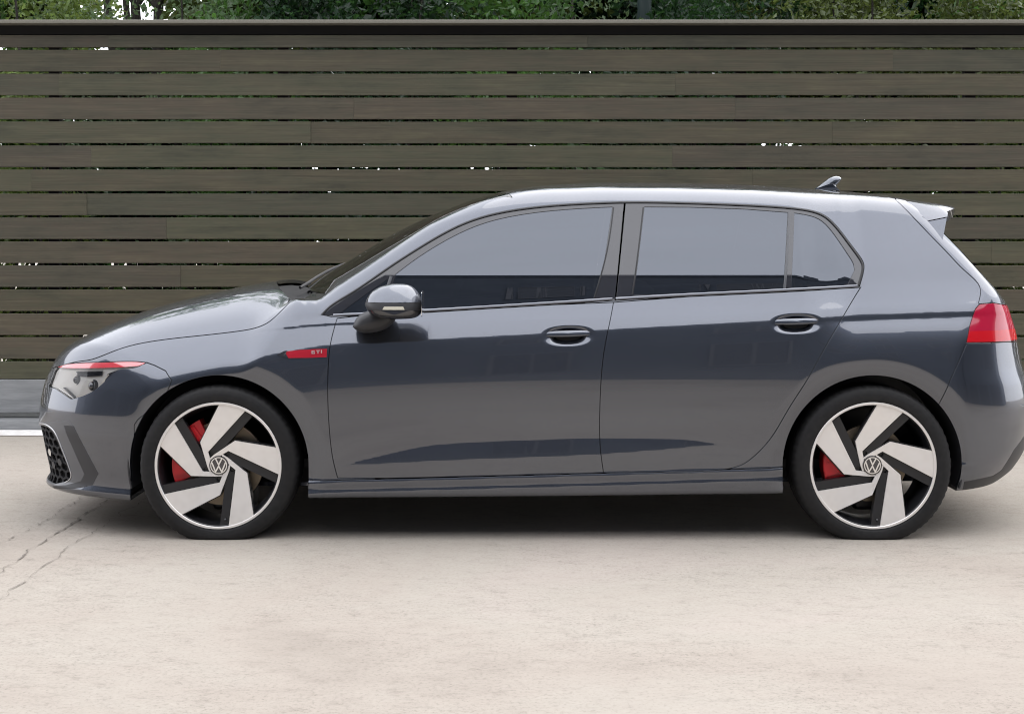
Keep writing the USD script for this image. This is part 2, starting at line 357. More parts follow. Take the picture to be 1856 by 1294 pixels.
def tree(x, y, h, trunks, m, n, size, label, seed, cr, low=2.9):
    r = np.random.default_rng(seed)
    t = thing('tree', label, 'tree', (x, y, 0), group=None)
    for (dx, lean, rad) in trunks:
        p = np.array([(dx, 0, -.02), (dx + lean * .3, .05, h * .25), (dx + lean * .75, .02, h * .5), (dx + lean * 1.3, -.05, h * .8)])
        obj('trunk', tube(curve(p, 7), np.linspace(rad, rad * .45, 22), 10), 'bark', t)
    c = np.stack([r.uniform(-1, 1, 46) * cr, r.uniform(-.8, .8, 46) * cr * .6, low + (h - low) * r.uniform(0, 1, 46)], 1)
    for q in c[:9]:
        dx, lean, rad = trunks[int(r.integers(len(trunks)))]
        s = np.array([dx + lean * .7, 0, h * .5])
        obj('limb', tube(curve([s, (s + q) / 2 + [0, 0, .12], q], 5), np.linspace(rad * .4, .008, 11), 7), 'bark', t)
    obj('crown', leaves(c, n, r.uniform(.22, .5, 46), size, r), m, t, smooth=False, kind='stuff')

def wx_at(px, y): return (px - 928) / (FPX / (y - CAM_Y))
S = [ # pixel column, y, height, half width, leaf, n, size, label
 (-420, 4.3, 3.4, .6, 'leaf_dark', 7000, .075, 'dark green shrub well beyond the left edge of the view'),
 (-250, 4.3, 3.4, .6, 'leaf_mid', 7000, .075, 'green shrub beyond the left edge of the view'),
 (2100, 4.3, 3.4, .6, 'leaf_dark', 7000, .075, 'dark green shrub beyond the right edge of the view'),
 (2270, 4.3, 3.4, .6, 'leaf_olive', 7000, .075, 'olive shrub well beyond the right edge of the view'),
 (-60, 4.3, 3.5, .55, 'leaf_mid', 6000, .075, 'bushy green shrub at the far left end behind the fence'),
 (60, 3.9, 3.35, .42, 'leaf_yellow', 6500, .055, 'yellow green shrub above the left end of the fence'),
 (140, 4.6, 3.1, .34, 'leaf_pale', 3600, .05, 'thin pale shrub between the yellow green shrub and the forked trunks'),
 (365, 4.3, 3.3, .30, 'leaf_pale', 3600, .05, 'pale speckled shrub just right of the forked trunks'),
 (430, 4.0, 3.35, .40, 'leaf_mid', 5200, .060, 'fresh green shrub above the fence left of the dark hedge'),
 (560, 4.2, 3.5, .52, 'leaf_dark', 7500, .065, 'dark glossy shrub behind the fence above the car bonnet'),
 (700, 4.0, 3.45, .50, 'leaf_dark', 7500, .060, 'very dark dense shrub left of the bright green one'),
 (830, 4.5, 3.5, .50, 'leaf_dark', 7000, .060, 'dark shrub tucked behind the bright green one'),
 (950, 3.8, 3.35, .46, 'leaf_mid', 6200, .065, 'bright green shrub above the middle of the fence'),
 (1075, 4.3, 3.25, .40, 'leaf_pale', 3400, .05, 'pale leaved shrub with a slanting branch above the car roof'),
 (1240, 4.1, 3.5, .50, 'leaf_dark', 7500, .055, 'dark green shrub right of the dark pole'),
 (1370, 4.3, 3.5, .52, 'leaf_dark', 7500, .055, 'dark green shrub left of the olive hedge'),
 (1510, 4.0, 3.45, .50, 'leaf_olive', 6500, .055, 'olive green shrub with pale flecks above the roof aerial'),
 (1640, 4.2, 3.5, .50, 'leaf_olive', 6500, .055, 'olive shrub above the rear of the car roof'),
 (1770, 4.0, 3.4, .48, 'leaf_olive', 6000, .060, 'olive shrub with yellow tips above the tail of the car'),
 (1900, 4.2, 3.5, .50, 'leaf_yellow', 5000, .055, 'yellowish shrub at the far right end behind the fence')]
for i, (px, y, h, w, m, n, sz, lb) in enumerate(S):
    bush(wx_at(px, y), y, h, w, m, n, sz, lb, 100 + i)
for i, px in enumerate((-180, 20, 180, 310, 470, 640, 800, 960, 1120, 1280, 1440, 1600, 1760, 1920, 2060)):
    bush(wx_at(px, 5.4), 5.4 + .3 * (i % 2), 2.75 if i in (2, 3) else 3.3, .62, ('leaf_mid', 'leaf_olive', 'leaf_dark')[i % 3], 8500, .12, ['', '', 'broad leaved shrub in the back row, %s' % n][2], 500 + i, base=.12, stems=2) if (n := ['far left end', 'behind the yellow green shrub', 'left of the forked trunks', 'behind the forked trunks', 'behind the fresh green shrub', 'behind the bonnet', 'behind the door mirror', 'behind the bright green shrub', 'behind the pale leaved shrub', 'right of the dark pole', 'behind the front of the olive shrubs', 'behind the roof aerial', 'behind the rear spoiler', 'behind the tail of the car', 'far right end'][i]) else None
tree(wx_at(265, 5.2), 5.2, 6.2, [(-.06, -.34, .05), (.0, -.12, .06), (.05, .06, .065), (.14, .26, .05), (.0, -.22, .04)], 'leaf_mid', 9000, .085, 'tree with several dark forked trunks above the left part of the fence', 301, 1.6, 3.5)
tree(wx_at(1060, 5.4), 5.4, 6.0, [(.15, -.55, .06), (.3, .05, .05)], 'leaf_dark', 12000, .085, 'dark tree with a slanting trunk behind the middle of the fence', 302, 1.5, 3.2)
tree(wx_at(700, 6.0), 6.0, 6.4, [(0, .1, .09)], 'leaf_dark', 14000, .09, 'dense dark tree behind the shrubs above the bonnet', 303, 1.7, 2.6)
tree(wx_at(1500, 6.0), 6.0, 6.2, [(0, -.1, .09)], 'leaf_olive', 14000, .09, 'olive tree behind the shrubs above the roof aerial', 304, 1.7, 2.6)
pole = thing('pole', 'dark blue green pole rising behind the fence above the car roof', 'pole', (wx_at(1168, 4.7), 4.7, 0))
plain('pole_green', (0.02, 0.035, 0.035), 0.5)
obj('shaft', tube([(0, 0, -.02), (0, 0, 2), (0, 0, 4.4)], .055, 14), 'pole_green', pole)
obj('collar', tube([(0, 0, 2.70), (0, 0, 2.74)], .065, 14), 'pole_green', pole)

# the block across the yard, seen only in the car's paint and glass
mat('render_grey', {"g": ("geometry", {}), "n": ("noise_texture", {"scale": 1.2, "detail": 6.0}), "r": ("rgb_ramp", {"ramp": [(0.3, (0.062, 0.074, 0.095)), (0.7, (0.086, 0.100, 0.124))]}),
    "p": ("principled_bsdf", {"roughness": 0.9})}, [("g.position", "n.vector"), ("n.fac", "r.fac"), ("r.color", "p.base_color")])
plain('dark_window', (0.050, 0.057, 0.072), 0.3)
plain('window_trim', (0.11, 0.115, 0.13), 0.5)
BY, BHT = -15.0, 12.4
blk = thing('apartment_block', 'long blue grey rendered block across the yard, mirrored in the car doors', 'building', (0, BY, 0))
obj('wall', cat_(bx(-60, 60, -9, 0, -.3, BHT)), 'render_grey', blk, smooth=False)
obj('parapet', cat_(bx(-60.1, 60.1, -9.1, .12, BHT + .003, BHT + .35)), 'render_grey', blk, smooth=False)
for (x0, x1, hh) in ((-19, -15.5, 1.0), (-7.5, -5.2, .8), (1.5, 3.0, .6), (9, 13.5, 1.1)):
    obj('roof_housing', bx(x0, x1, -4, -.6, BHT + .353, BHT + .353 + hh), 'render_grey', blk, smooth=False)
for fl in range(4):
    for x in np.arange(-32, 32.1, 3.2):
        z0 = 1.0 + fl * 2.75
        w_ = obj('window', cat_(bx(x - .62, x + .62, .003, .05, z0, z0 + .06), bx(x - .62, x + .62, .003, .05, z0 + 1.44, z0 + 1.5), bx(x - .62, x - .56, .003, .05, z0 + .063, z0 + 1.437), bx(x + .56, x + .62, .003, .05, z0 + .063, z0 + 1.437), bx(x - .03, x + .03, .003, .045, z0 + .063, z0 + 1.437)), 'window_trim', blk, smooth=False)
        obj('pane', bx(x - .557, x + .557, .004, .02, z0 + .064, z0 + 1.436), 'dark_window', w_, smooth=False)

for nm_lab, xa, xb, sgn in (('low dark grey garage block left of the yard, mirrored in the front bumper', -24.0, -15.0, 1), ('low dark grey garage block right of the yard, mirrored in the rear bumper', 17.0, 26.0, -1)):
    g_ = thing('garage_block', nm_lab, 'building', ((xa + xb) / 2, -9, 0))
    hw = (xb - xa) / 2
    obj('wall', bx(-hw, hw, -5.2, 5.6, -.3, 7.6), 'render_grey', g_, smooth=False)
    obj('parapet', bx(-hw - .1, hw + .1, -5.3, 5.7, 7.603, 7.9), 'render_grey', g_, smooth=False)
    for yy in (-3.6, -.6, 2.4):
        obj('garage_door', bx(*sorted((sgn * hw + sgn * .003, sgn * hw + sgn * .05)), yy, yy + 2.4, .02, 2.3), 'dark_window', g_, smooth=False)
# ------------------------------------------------------------------ the hatchback: body surface as one smooth implicit form
XS = np.arange(-2.25, 2.40, 0.006)
ZS = np.arange(0.06, 1.60, 0.004)
YS = np.arange(0.0, 1.04, 0.006)
def itp(x, pts):
    p = np.asarray(pts, float)
    return PchipInterpolator(p[:, 0], p[:, 1], extrapolate=False)(np.clip(x, p[0, 0], p[-1, 0]))

WF, WR, WZ, RARCH = -1.179, 1.449, 0.2955, 0.363     # front and rear wheel centres, arch radius

def side_table():
    x = XS
    one = np.ones_like(x)
    zc2 = itp(x, [(-2.2, .66), (-1.9, .66), (-1.6, .672), (-1.35, .69), (-1.1, .712), (-.929, .742), (-.726, .775), (-.48, .789), (0, .814), (.38, .837), (1.02, .872), (1.32, .889), (1.86, .906), (2.3, .915)])
    zb = itp(x, [(-2.2, .84), (-1.0, .87), (-.72, .895), (-.35, .916), (0, .932), (.4, .960), (1.05, .991), (1.4, 1.008), (2.3, 1.03)])
    zr = itp(x, [(-2.2, 1.2), (-.9, 1.2), (-.3, 1.27), (-.1, 1.315), (.15, 1.345), (.45, 1.362), (.75, 1.362), (1.1, 1.352), (1.4, 1.33), (2.3, 1.30)])
    zh = itp(x, [(-2.2, .40), (-1.75, .40), (-1.4, .43), (-1.0, .55), (-.72, .614), (-.35, .642), (.35, .665), (1.03, .668), (1.3, .655), (1.6, .62), (1.85, .56), (2.3, .60)])
    zlu = itp(x, [(-2.2, .30), (-.72, .298), (-.6, .322), (-.28, .384), (.05, .400), (.353, .408), (.667, .404), (.843, .384), (.95, .37), (2.3, .37)])
    zll = itp(x, [(-2.2, .292), (-.72, .290), (-.6, .297), (-.28, .316), (.159, .333), (.353, .342), (.6, .360), (.843, .378), (.95, .364), (2.3, .364)])
    a = itp(x, [(-2.2, 0), (-.75, 0), (-.6, .8), (-.4, 1), (.6, 1), (.84, .7), (.98, 0), (2.3, 0)])       # strength of the low flank crease
    zst = np.clip(.234 + (x + .80) * .0277, .2, .30)                                                      # top of the sill
    s = itp(x, [(-2.2, 0), (-1.6, 0), (-1.25, .8), (-.9, 1), (1.35, 1), (1.5, 1), (2.3, 1)])               # strength of the shoulder crease
    q = itp(x, [(-2.2, 0), (1.15, 0), (1.4, 1), (2.3, 1)])                                               # rear quarter
    k1 = itp(x, [(-2.2, .70), (-1.75, .725), (-1.592, .755), (-1.412, .79), (-1.236, .812), (-1.045, .830), (-.787, .857), (-.648, .864), (2.3, .90)])
    k1s = itp(x, [(-2.2, 0), (-1.3, 0), (-1.1, 1), (-.68, 1), (-.45, 0), (2.3, 0)])
    e = .0035
    gl = itp(x, [(-2.2, 0), (-.84, 0), (-.70, 1), (1.36, 1), (1.46, 0), (2.3, 0)])                              # where there is side glass
    # rows of (height, outward tilt in degrees)
    K = [(0.02 * one, -14 * one), (.10 * one, -16 * one), (.17 * one, -9 * one)]
    K += [(zst - .048, -7 * one), (zst - .045, 12 * one), (zst - .036, 12 * one), (zst - .032, -10 * one), (zst - .006, -7 * one), (zst - .003, 22 * one), (zst + .004, 22 * one), (zst + .008, -4 * one)]
    K += [(zll - e, -4 + 0 * a), (zll + e, -2 + a * 6.5), (zlu - e, -1.5 + a * 9.5), (zlu + e, -1.5 - 2.0 * a)]
    K += [((zlu + zh) / 2, -.6 * one), (zh, 1.6 + itp(x, [(-2.2, 1.5), (-1.6, 1.5), (-1.2, 0), (2.3, 0)]))]
    K += [(zc2 - .145, (2.6 + s) * (1 - q) + 11 * q), (zc2 - .085, (3.4 + 1.5 * s) * (1 - q) + 19.8 * q), (zc2 - .035, (4.5 + 3 * s) * (1 - q) + 25.5 * q), (zc2 - .018, (7 + 2 * (1 - s) + 2 * s) * (1 - q) + 23.5 * q), (zc2 - .011, (8 + 2 * (1 - s) + 2.5 * s) * (1 - q) + 9 * q), (zc2 - .002, (9 + 2 * (1 - s) + 3 * s) * (1 - q) + 9 * q), (zc2 + e + .002, 9 + 15 * s + 3 * (1 - s) - 1 * q)]
    m = np.clip(k1, zc2 + .03, zb - .02)
    K += [(m - .006, 24 + 2 * s), (m, 24 + 2 * s - 20 * k1s), (m + .006, 27 + 4 * s)]
    K += [(zb - .004, 27 * one), (zb + .006, 15.2 * gl + 25.5 * (1 - gl)), (np.maximum(1.040 * one, zb + .02), 19.3 * gl + 24 * (1 - gl)), (np.maximum(1.040 * one, zb + .02) + .03, 21.0 * gl + 23.5 * (1 - gl)), (zr - .05, 25.5 * one), (zr, 28 * one), (zr + .02, 38 * one), (zr + .08, 52 * one), (1.62 * one, 60 * one)]
    T = np.zeros((len(x), len(ZS)))
    for i in range(len(x)):
        zz = np.maximum.accumulate(np.array([k[0][i] for k in K]) + np.arange(len(K)) * 1e-5)
        T[i] = np.interp(ZS, zz, [k[1][i] for k in K])
    S = np.tan(np.radians(T))
    Y = -np.concatenate([np.zeros((len(x), 1)), np.cumsum((S[:, 1:] + S[:, :-1]) / 2 * 0.004, axis=1)], axis=1)
    i0 = int(round((.62 - ZS[0]) / .004))
    Y -= Y[:, i0:i0 + 1]
    Y += itp(x, [(-2.25, .79), (-2.0, .83), (-1.75, .860), (-1.5, .874), (-1.2, .884), (-.6, .884), (.3, .889), (1.0, .890), (1.45, .888), (1.75, .872), (2.0, .838), (2.2, .80), (2.4, .75)])[:, None]
    # the skin curls in towards the wheel arches
    X, Z = np.meshgrid(x, ZS, indexing='ij')
    for wx, sg in ((WF, 1), (WR, 1)):
        r = np.hypot(X - wx, Z - WZ)
        t = np.clip((RARCH + .085 - r) / .085, 0, 1.6)
        Y -= .020 * t ** 1.8 * np.clip((Z - .12) / .12, 0, 1)
    return Y

def ray_side(px, py, y):
    s = FPX / (y - CAM_Y)
    return (px - 928) / s, CAM_Z - (py - 449) / s
HANDLES = [ray_side(1030, 609, -.872), ray_side(1444, 587, -.872)]
Ytab = RectBivariateSpline(XS, ZS, side_table(), kx=2, ky=2, s=0)

ZC = PchipInterpolator(*np.array([(-2.3, .25), (-2.16, .50), (-2.10, .60), (-2.06, .655), (-1.97, .728), (-1.84, .800), (-1.75, .843), (-1.57, .909), (-1.386, .958), (-1.218, .995), (-1.12, 1.013), (-1.06, 1.020),
    (-1.02, 1.003), (-.965, .985), (-.92, 1.002), (-.87, 1.033), (-.704, 1.134), (-.577, 1.210), (-.425, 1.289), (-.247, 1.361), (-.145, 1.396), (.005, 1.43), (.179, 1.452), (.426, 1.463), (.674, 1.462), (.996, 1.455),
    (1.293, 1.438), (1.566, 1.415), (1.70, 1.398), (1.775, 1.36), (1.906, 1.222), (2.098, 1.015), (2.173, .933), (2.21, .87), (2.5, .2)]).T)
def top_table():
    X, Yg = np.meshgrid(XS, YS, indexing='ij')
    sh = itp(XS, [(-2.25, 0), (-1.7, 0), (-1.2, .10), (-1.05, .145), (-.5, .145), (-.3, .12), (0, .06), (.3, 0), (1.5, 0), (1.75, -.10), (2.3, -.12)])[:, None]
    D = itp(XS, [(-2.25, .05), (-2.0, .09), (-1.9, .11), (-1.6, .150), (-1.3, .170), (-1.12, .158), (-.98, .112), (-.88, .06), (-.80, .026), (-.72, .012), (-.4, .010), (0, .020), (.3, .040), (1.3, .042), (1.6, .035), (1.9, .0), (2.3, 0)])[:, None]
    p = itp(XS, [(-2.25, 3.5), (-1.1, 4), (-.8, 2.4), (2.3, 2.3)])[:, None]
    w = itp(XS, [(-2.25, .75), (-1.0, .75), (-.7, .70), (0, .57), (2.3, .57)])[:, None]
    Z = ZC(np.clip(X - sh * np.minimum(Yg / .68, 1.25) ** 2, -2.29, 2.49)) - D * np.minimum(Yg / w, 1.6) ** p
    return Z
Ztab = RectBivariateSpline(XS, YS, top_table(), kx=2, ky=2, s=0)
def front_x(y, z):
    b = itp(z, [(0, -1.95), (.10, -1.99), (.14, -2.03), (.17, -2.055), (.20, -2.045), (.30, -2.064), (.36, -2.076), (.42, -2.087), (.48, -2.085), (.54, -2.074), (.60, -2.058), (.65, -2.038), (.70, -2.02), (1.6, -1.5)])
    y = np.abs(y)
    return b + .055 * (y / .45) ** 2 + .30 * (np.maximum(y - .42, 0) / .40) ** 2.2
def rear_x(y, z):
    b = itp(z, [(0, 2.0), (.14, 2.06), (.17, 2.09), (.25, 2.19), (.35, 2.245), (.5, 2.265), (.60, 2.252), (.68, 2.228), (.8, 2.206), (.9, 2.19), (1.6, 2.25)])
    y = np.abs(y)
    return b - .05 * (y / .45) ** 2 - .16 * (np.maximum(y - .56, 0) / .27) ** 2.4
ZF = np.arange(.0, 1.6, .006)
_Y, _Z = np.meshgrid(YS, ZF, indexing='ij')
Ftab = RectBivariateSpline(YS, ZF, front_x(_Y, _Z), kx=2, ky=2, s=0)
Rtab = RectBivariateSpline(YS, ZF, rear_x(_Y, _Z), kx=2, ky=2, s=0)

def smax(a, b, r):
    return np.maximum(a, b) + np.maximum(r - np.abs(a - b), 0) ** 2 / (4 * r)

def body_f(P, grid=None):
    """The body's level function, negative inside. P: (n, 3) points, or grid = (x, y, z) axes."""
    if grid is not None:
        x, y, z = grid
        ay = np.abs(y)
        fs = ay[None, :, None] - Ytab(x, z)[:, None, :]
        ft = (z[None, None, :] - Ztab(x, ay, grid=True)[:, :, None]) if np.all(np.diff(ay) > 0) else (z[None, None, :] - Ztab(x, ay[::-1])[:, ::-1][:, :, None])
        o = slice(None) if np.all(np.diff(ay) > 0) else slice(None, None, -1)
        ff = Ftab(ay[o], z)[o][None] - x[:, None, None]
        fr = x[:, None, None] - Rtab(ay[o], z)[o][None]
        X, Zv = x[:, None, None], z[None, None, :]
    else:
        X, y, Zv = P[:, 0], P[:, 1], P[:, 2]
        ay = np.abs(y)
        fs = ay - Ytab.ev(X, Zv)
        ft = Zv - Ztab.ev(X, ay)
        ff = Ftab.ev(ay, Zv) - X
        fr = X - Rtab.ev(ay, Zv)
    fb = (.165 + .02 * np.clip((X + .8) / 2.2, 0, 1) - Zv - .018 * np.clip((-1.45 - X) / .1, 0, 1))
    r1 = .05 + .03 * np.clip((-X - 1.4) / .4, 0, 1)
    f = smax(fs, ft * .8, r1)
    f = smax(f, ff, .06)
    f = smax(f, fr, .07)
    return smax(f, fb, .02)

def body_grad(P, e=4e-4):
    g = np.zeros_like(P)
    for k in range(3):
        d = np.zeros(3); d[k] = e
        g[:, k] = (body_f(P + d) - body_f(P - d)) / (2 * e)
    return g

def to_surface(P, it=4):
    P = np.array(P, float)
    for _ in range(it):
        g = body_grad(P)
        st = body_f(P) / np.maximum((g * g).sum(1), 1e-9)
        d = -g * np.clip(st, -.02, .02)[:, None]
        P += d
    return P

def surface_net(F, x, y, z):
    nx, ny, nz = F.shape
    S = F < 0
    cell = np.zeros((nx - 1, ny - 1, nz - 1), np.int8)
    for a in (0, 1):
        for b in (0, 1):
            for c in (0, 1):
                cell += S[a:nx - 1 + a, b:ny - 1 + b, c:nz - 1 + c]
    act = (cell > 0) & (cell < 8)
    idx = np.full(act.shape, -1, np.int64)
    I = np.argwhere(act)
    idx[act] = np.arange(len(I))
    acc, cnt = np.zeros((len(I), 3)), np.zeros(len(I))
    i, j, k = I.T
    for ax in range(3):
        o = [q for q in range(3) if q != ax]
        for a in (0, 1):
            for b in (0, 1):
                p0 = I.copy(); p0[:, o[0]] += a; p0[:, o[1]] += b
                p1 = p0.copy(); p1[:, ax] += 1
                f0, f1 = F[tuple(p0.T)], F[tuple(p1.T)]
                cr = (f0 < 0) != (f1 < 0)
                t = np.where(cr, f0 / np.where(cr, f0 - f1, 1), 0)
                q = p0.astype(float); q[:, ax] += t
                acc[cr] += q[cr]; cnt[cr] += 1
    g = acc / cnt[:, None]
    V = np.stack([x[0] + g[:, 0] * (x[1] - x[0]), y[0] + g[:, 1] * (y[1] - y[0]), z[0] + g[:, 2] * (z[1] - z[0])], 1)
    quads = []
    for ax in range(3):
        o = [(ax + 1) % 3, (ax + 2) % 3]
        sl0 = [slice(None)] * 3; sl1 = [slice(None)] * 3
        sl0[ax] = slice(0, -1); sl1[ax] = slice(1, None)
        A, B = S[tuple(sl0)], S[tuple(sl1)]
        E = np.argwhere(A != B)
        ok = (E[:, o[0]] > 0) & (E[:, o[1]] > 0) & (E[:, o[0]] < F.shape[o[0]] - 1) & (E[:, o[1]] < F.shape[o[1]] - 1)
        E = E[ok]
        flip = B[tuple(E.T)]
        c = []
        for a, b in ((1, 1), (0, 1), (0, 0), (1, 0)):
            p = E.copy(); p[:, o[0]] -= a; p[:, o[1]] -= b
            c.append(idx[tuple(p.T)])
        q = np.stack(c, 1)
        q[flip] = q[flip][:, ::-1]
        quads.append(q)
    q = np.vstack(quads)
    # split each quad along its shorter diagonal
    d1 = np.linalg.norm(V[q[:, 0]] - V[q[:, 2]], axis=1); d2 = np.linalg.norm(V[q[:, 1]] - V[q[:, 3]], axis=1)
    s = d1 <= d2
    f = np.vstack([q[s][:, [0, 1, 2]], q[s][:, [0, 2, 3]], q[~s][:, [0, 1, 3]], q[~s][:, [1, 2, 3]]])
    return V, f

def body_solid(h, off, half=True):
    x, z = np.arange(-2.16, 2.31, h), np.arange(.08, 1.53, h)
    y = np.arange(-.96, .03 if half else .961, h)
    if half:
        F = body_f(None, (x, y[y < -1e-9], z))
        y0 = y[y < -1e-9]
        # close the half at the centre line
        y1 = y0[-1] + h * np.arange(1, 3)
        ext = np.stack([np.maximum(F[:, -1], v) for v in y1], 1)
        F = np.concatenate([np.maximum(F, y0[None, :, None]), ext], 1)
        y = np.concatenate([y0, y1])
    else:
        n = y[y < -1e-9]
        F = body_f(None, (x, n, z))
        F = np.concatenate([F, F[:, ::-1]], 1)
        y = np.linspace(n[0], -n[0], F.shape[1])
    V, f = surface_net(F + off, x, y, z)
    return V, f

def px_side(pts):
    """Points of the near flank where the lens's rays through photograph pixels meet the body: (x, z)."""
    p = np.asarray(pts, float)
    d = np.stack([(p[:, 0] - 928) / FPX, np.ones(len(p)), -(p[:, 1] - 449) / FPX], 1)
    o = np.array([0, CAM_Y, CAM_Z])
    ts = np.arange(5.9, 7.0, .004)
    P = o + ts[None, :, None] * d[:, None, :]
    F = body_f(P.reshape(-1, 3)).reshape(len(p), -1)
    hit = (F < 0).argmax(1)
    none = ~(F < 0).any(1)
    hit = np.where(none, F.argmin(1), hit)
    t = ts[np.maximum(hit, 1)]
    f1, f0 = F[np.arange(len(p)), np.maximum(hit, 1)], F[np.arange(len(p)), np.maximum(hit, 1) - 1]
    t = t - np.where(none, 0, .004 * f1 / np.minimum(f1 - f0, -1e-9))
    Q = o + t[:, None] * d
    return Q

def outlines(poly, off):
    g = poly.buffer(off, join_style=2) if off else poly
    out = []
    for q in getattr(g, 'geoms', [g]):
        c = np.asarray(q.exterior.coords)[:-1]
        out.append(c if q.exterior.is_ccw else c[::-1])
    return m3.CrossSection(out, m3.FillRule.Positive)

def prism_y(poly, y0=-1.2, y1=.02, off=0.0):
    """Solid over a (x, z) outline, from y0 to y1."""
    cs = outlines(poly, off)
    m = cs.extrude(y1 - y0)
    return m.transform(np.array([[1, 0, 0, 0], [0, 0, -1, y1], [0, 1, 0, 0]], float))

def prism_z(poly, z0, z1, off=0.0):
    cs = outlines(poly, off)
    return cs.extrude(z1 - z0).translate((0, 0, z0))

def prism_x(poly, x0, x1, off=0.0):
    """Solid over a (y, z) outline, from x0 to x1."""
    cs = outlines(poly, off)
    return cs.extrude(x1 - x0).transform(np.array([[0, 0, 1, x0], [1, 0, 0, 0], [0, 1, 0, 0]], float))

def fix(poly):
    p = Polygon(poly) if not hasattr(poly, 'geom_type') else poly
    if not p.is_valid:
        p = p.buffer(0)
    if p.geom_type == 'MultiPolygon':
        p = max(p.geoms, key=lambda q: q.area)
    return affinity.scale(p, 1, 1) if p.exterior.is_ccw else Polygon(list(p.exterior.coords)[::-1])

def side_poly(pts):
    return fix(px_side(pts)[:, [0, 2]])

_V, _f = body_solid(.0082, 0.0)
_k = _V[:, 1] < -.012
_V[_k] = to_surface(_V[_k])
_V[~_k, 1] = np.where(_V[~_k, 1] > -.0035, 0.0, _V[~_k, 1])
BODY = m3.Manifold(m3.Mesh(_V.astype(np.float32), _f.astype(np.uint32), run_original_id=np.array([m3.Manifold.reserve_ids(1)], np.uint32)))
BODY_ID = int(np.asarray(BODY.to_mesh().run_original_id)[0])
GAP = .0021

def skin(man, depth=.016, inset=0.0, mirror_join=False):
    """The outside skin of a piece cut from the body, with its edges turned inwards: (vertices, faces, normals)."""
    m = man.to_mesh()
    V, F = np.asarray(m.vert_properties, float)[:, :3], np.asarray(m.tri_verts)
    ri, ro = np.asarray(m.run_index) // 3, np.asarray(m.run_original_id)
    own = np.zeros(len(F), bool)
    for k in range(len(ro)):
        if ro[k] == BODY_ID:
            own[ri[k]:ri[k + 1]] = True
    F = F[own]
    F = F[~(V[F][:, :, 1] > -.0045).all(1)]
    V, inv = np.unique(np.round(V, 6), axis=0, return_inverse=True)
    F = inv.ravel()[F]
    F = F[(F[:, 0] != F[:, 1]) & (F[:, 1] != F[:, 2]) & (F[:, 0] != F[:, 2])]
    used, F = np.unique(F, return_inverse=True)
    F = F.reshape(-1, 3)
    V = V[used]
    if not len(V):
        return V, F, V
    mid = V[:, 1] > -.004
    Q = to_surface(V, 3)
    V = np.where((np.linalg.norm(Q - V, axis=1) < .006)[:, None], Q, V)
    V[mid, 1] = 0
    N = body_grad(V)
    N[mid, 1] = 0
    N /= np.maximum(np.linalg.norm(N, axis=1)[:, None], 1e-9)
    if inset:
        V = V - N * inset
    E = np.vstack([F[:, [0, 1]], F[:, [1, 2]], F[:, [2, 0]]])
    key = np.sort(E, 1)
    _, first, cnt = np.unique(key, axis=0, return_index=True, return_counts=True)
    B = E[first[cnt == 1]]
    B = B[~(mid[B[:, 0]] & mid[B[:, 1]])]
    if depth and len(B):
        a, b = V[B[:, 0]], V[B[:, 1]]
        na, nb = N[B[:, 0]], N[B[:, 1]]
        t = b - a
        out = np.cross(t, na + nb)
        out /= np.maximum(np.linalg.norm(out, axis=1)[:, None], 1e-9)
        # a short rounded shoulder, then straight in
        rings = [(a, b, na, nb)]
        n0 = len(V)
        VV, NN, FF = [V], [N], [F]
        ca, cb = a - na * .0012 + out * .0008, b - nb * .0012 + out * .0008
        k = len(B)
        q = np.arange(k)
        VV.append(np.vstack([a, b, ca, cb])); ma = (na + out); mb = (nb + out)
        NN.append(np.vstack([na, nb, ma / np.linalg.norm(ma, axis=1)[:, None], mb / np.linalg.norm(mb, axis=1)[:, None]]))
        FF.append(np.vstack([np.stack([n0 + k + q, n0 + q, n0 + 2 * k + q], 1), np.stack([n0 + k + q, n0 + 2 * k + q, n0 + 3 * k + q], 1)]))
        n1 = n0 + 4 * k
        da, db = a - na * depth, b - nb * depth
        VV.append(np.vstack([ca, cb, da, db])); NN.append(np.vstack([out] * 4))
        FF.append(np.vstack([np.stack([n1 + k + q, n1 + q, n1 + 2 * k + q], 1), np.stack([n1 + k + q, n1 + 2 * k + q, n1 + 3 * k + q], 1)]))
        V, N, F = np.vstack(VV), np.vstack(NN), np.vstack(FF)
    return V, F, N

def mirrored(s):
    V, F, N = s
    return V * [1, -1, 1], F[:, ::-1], N * [1, -1, 1]

def joined(s):
    V, F, N = s
    v, f, n = mirrored(s)
    return np.vstack([V, v]), np.vstack([F, f + len(V)]), np.vstack([N, n])

class Cutter:
    rest = BODY
    def take(self, solid_in, solid_out=None):
        piece = self.rest ^ solid_in
        self.rest = self.rest - (solid_out or solid_in)
        return piece
CUT = Cutter()
def take_side(poly, y1=.02, y0=-1.2):
    return CUT.take(prism_y(poly, y0, y1, -GAP), prism_y(poly, y0, y1, GAP))

PANELS = []   # (name, solid, material, both sides as two prims?, options)
def panel(name, piece, material, pair=True, **kw):
    PANELS.append((name, piece, material, pair, kw))
# ------------------------------------------------------------------ cutting the body into its panels (outlines on the flank)
# wheel arches are open
for wx in (WF, WR):
    c = Point(wx, WZ).buffer(RARCH, 64)
    a = unary_union([c, sbox(wx - RARCH, -.1, wx + RARCH - (.012 if wx > 0 else 0), WZ)])
    w = prism_y(fix(a), -1.2, -.55)
    CUT.rest = CUT.rest - w

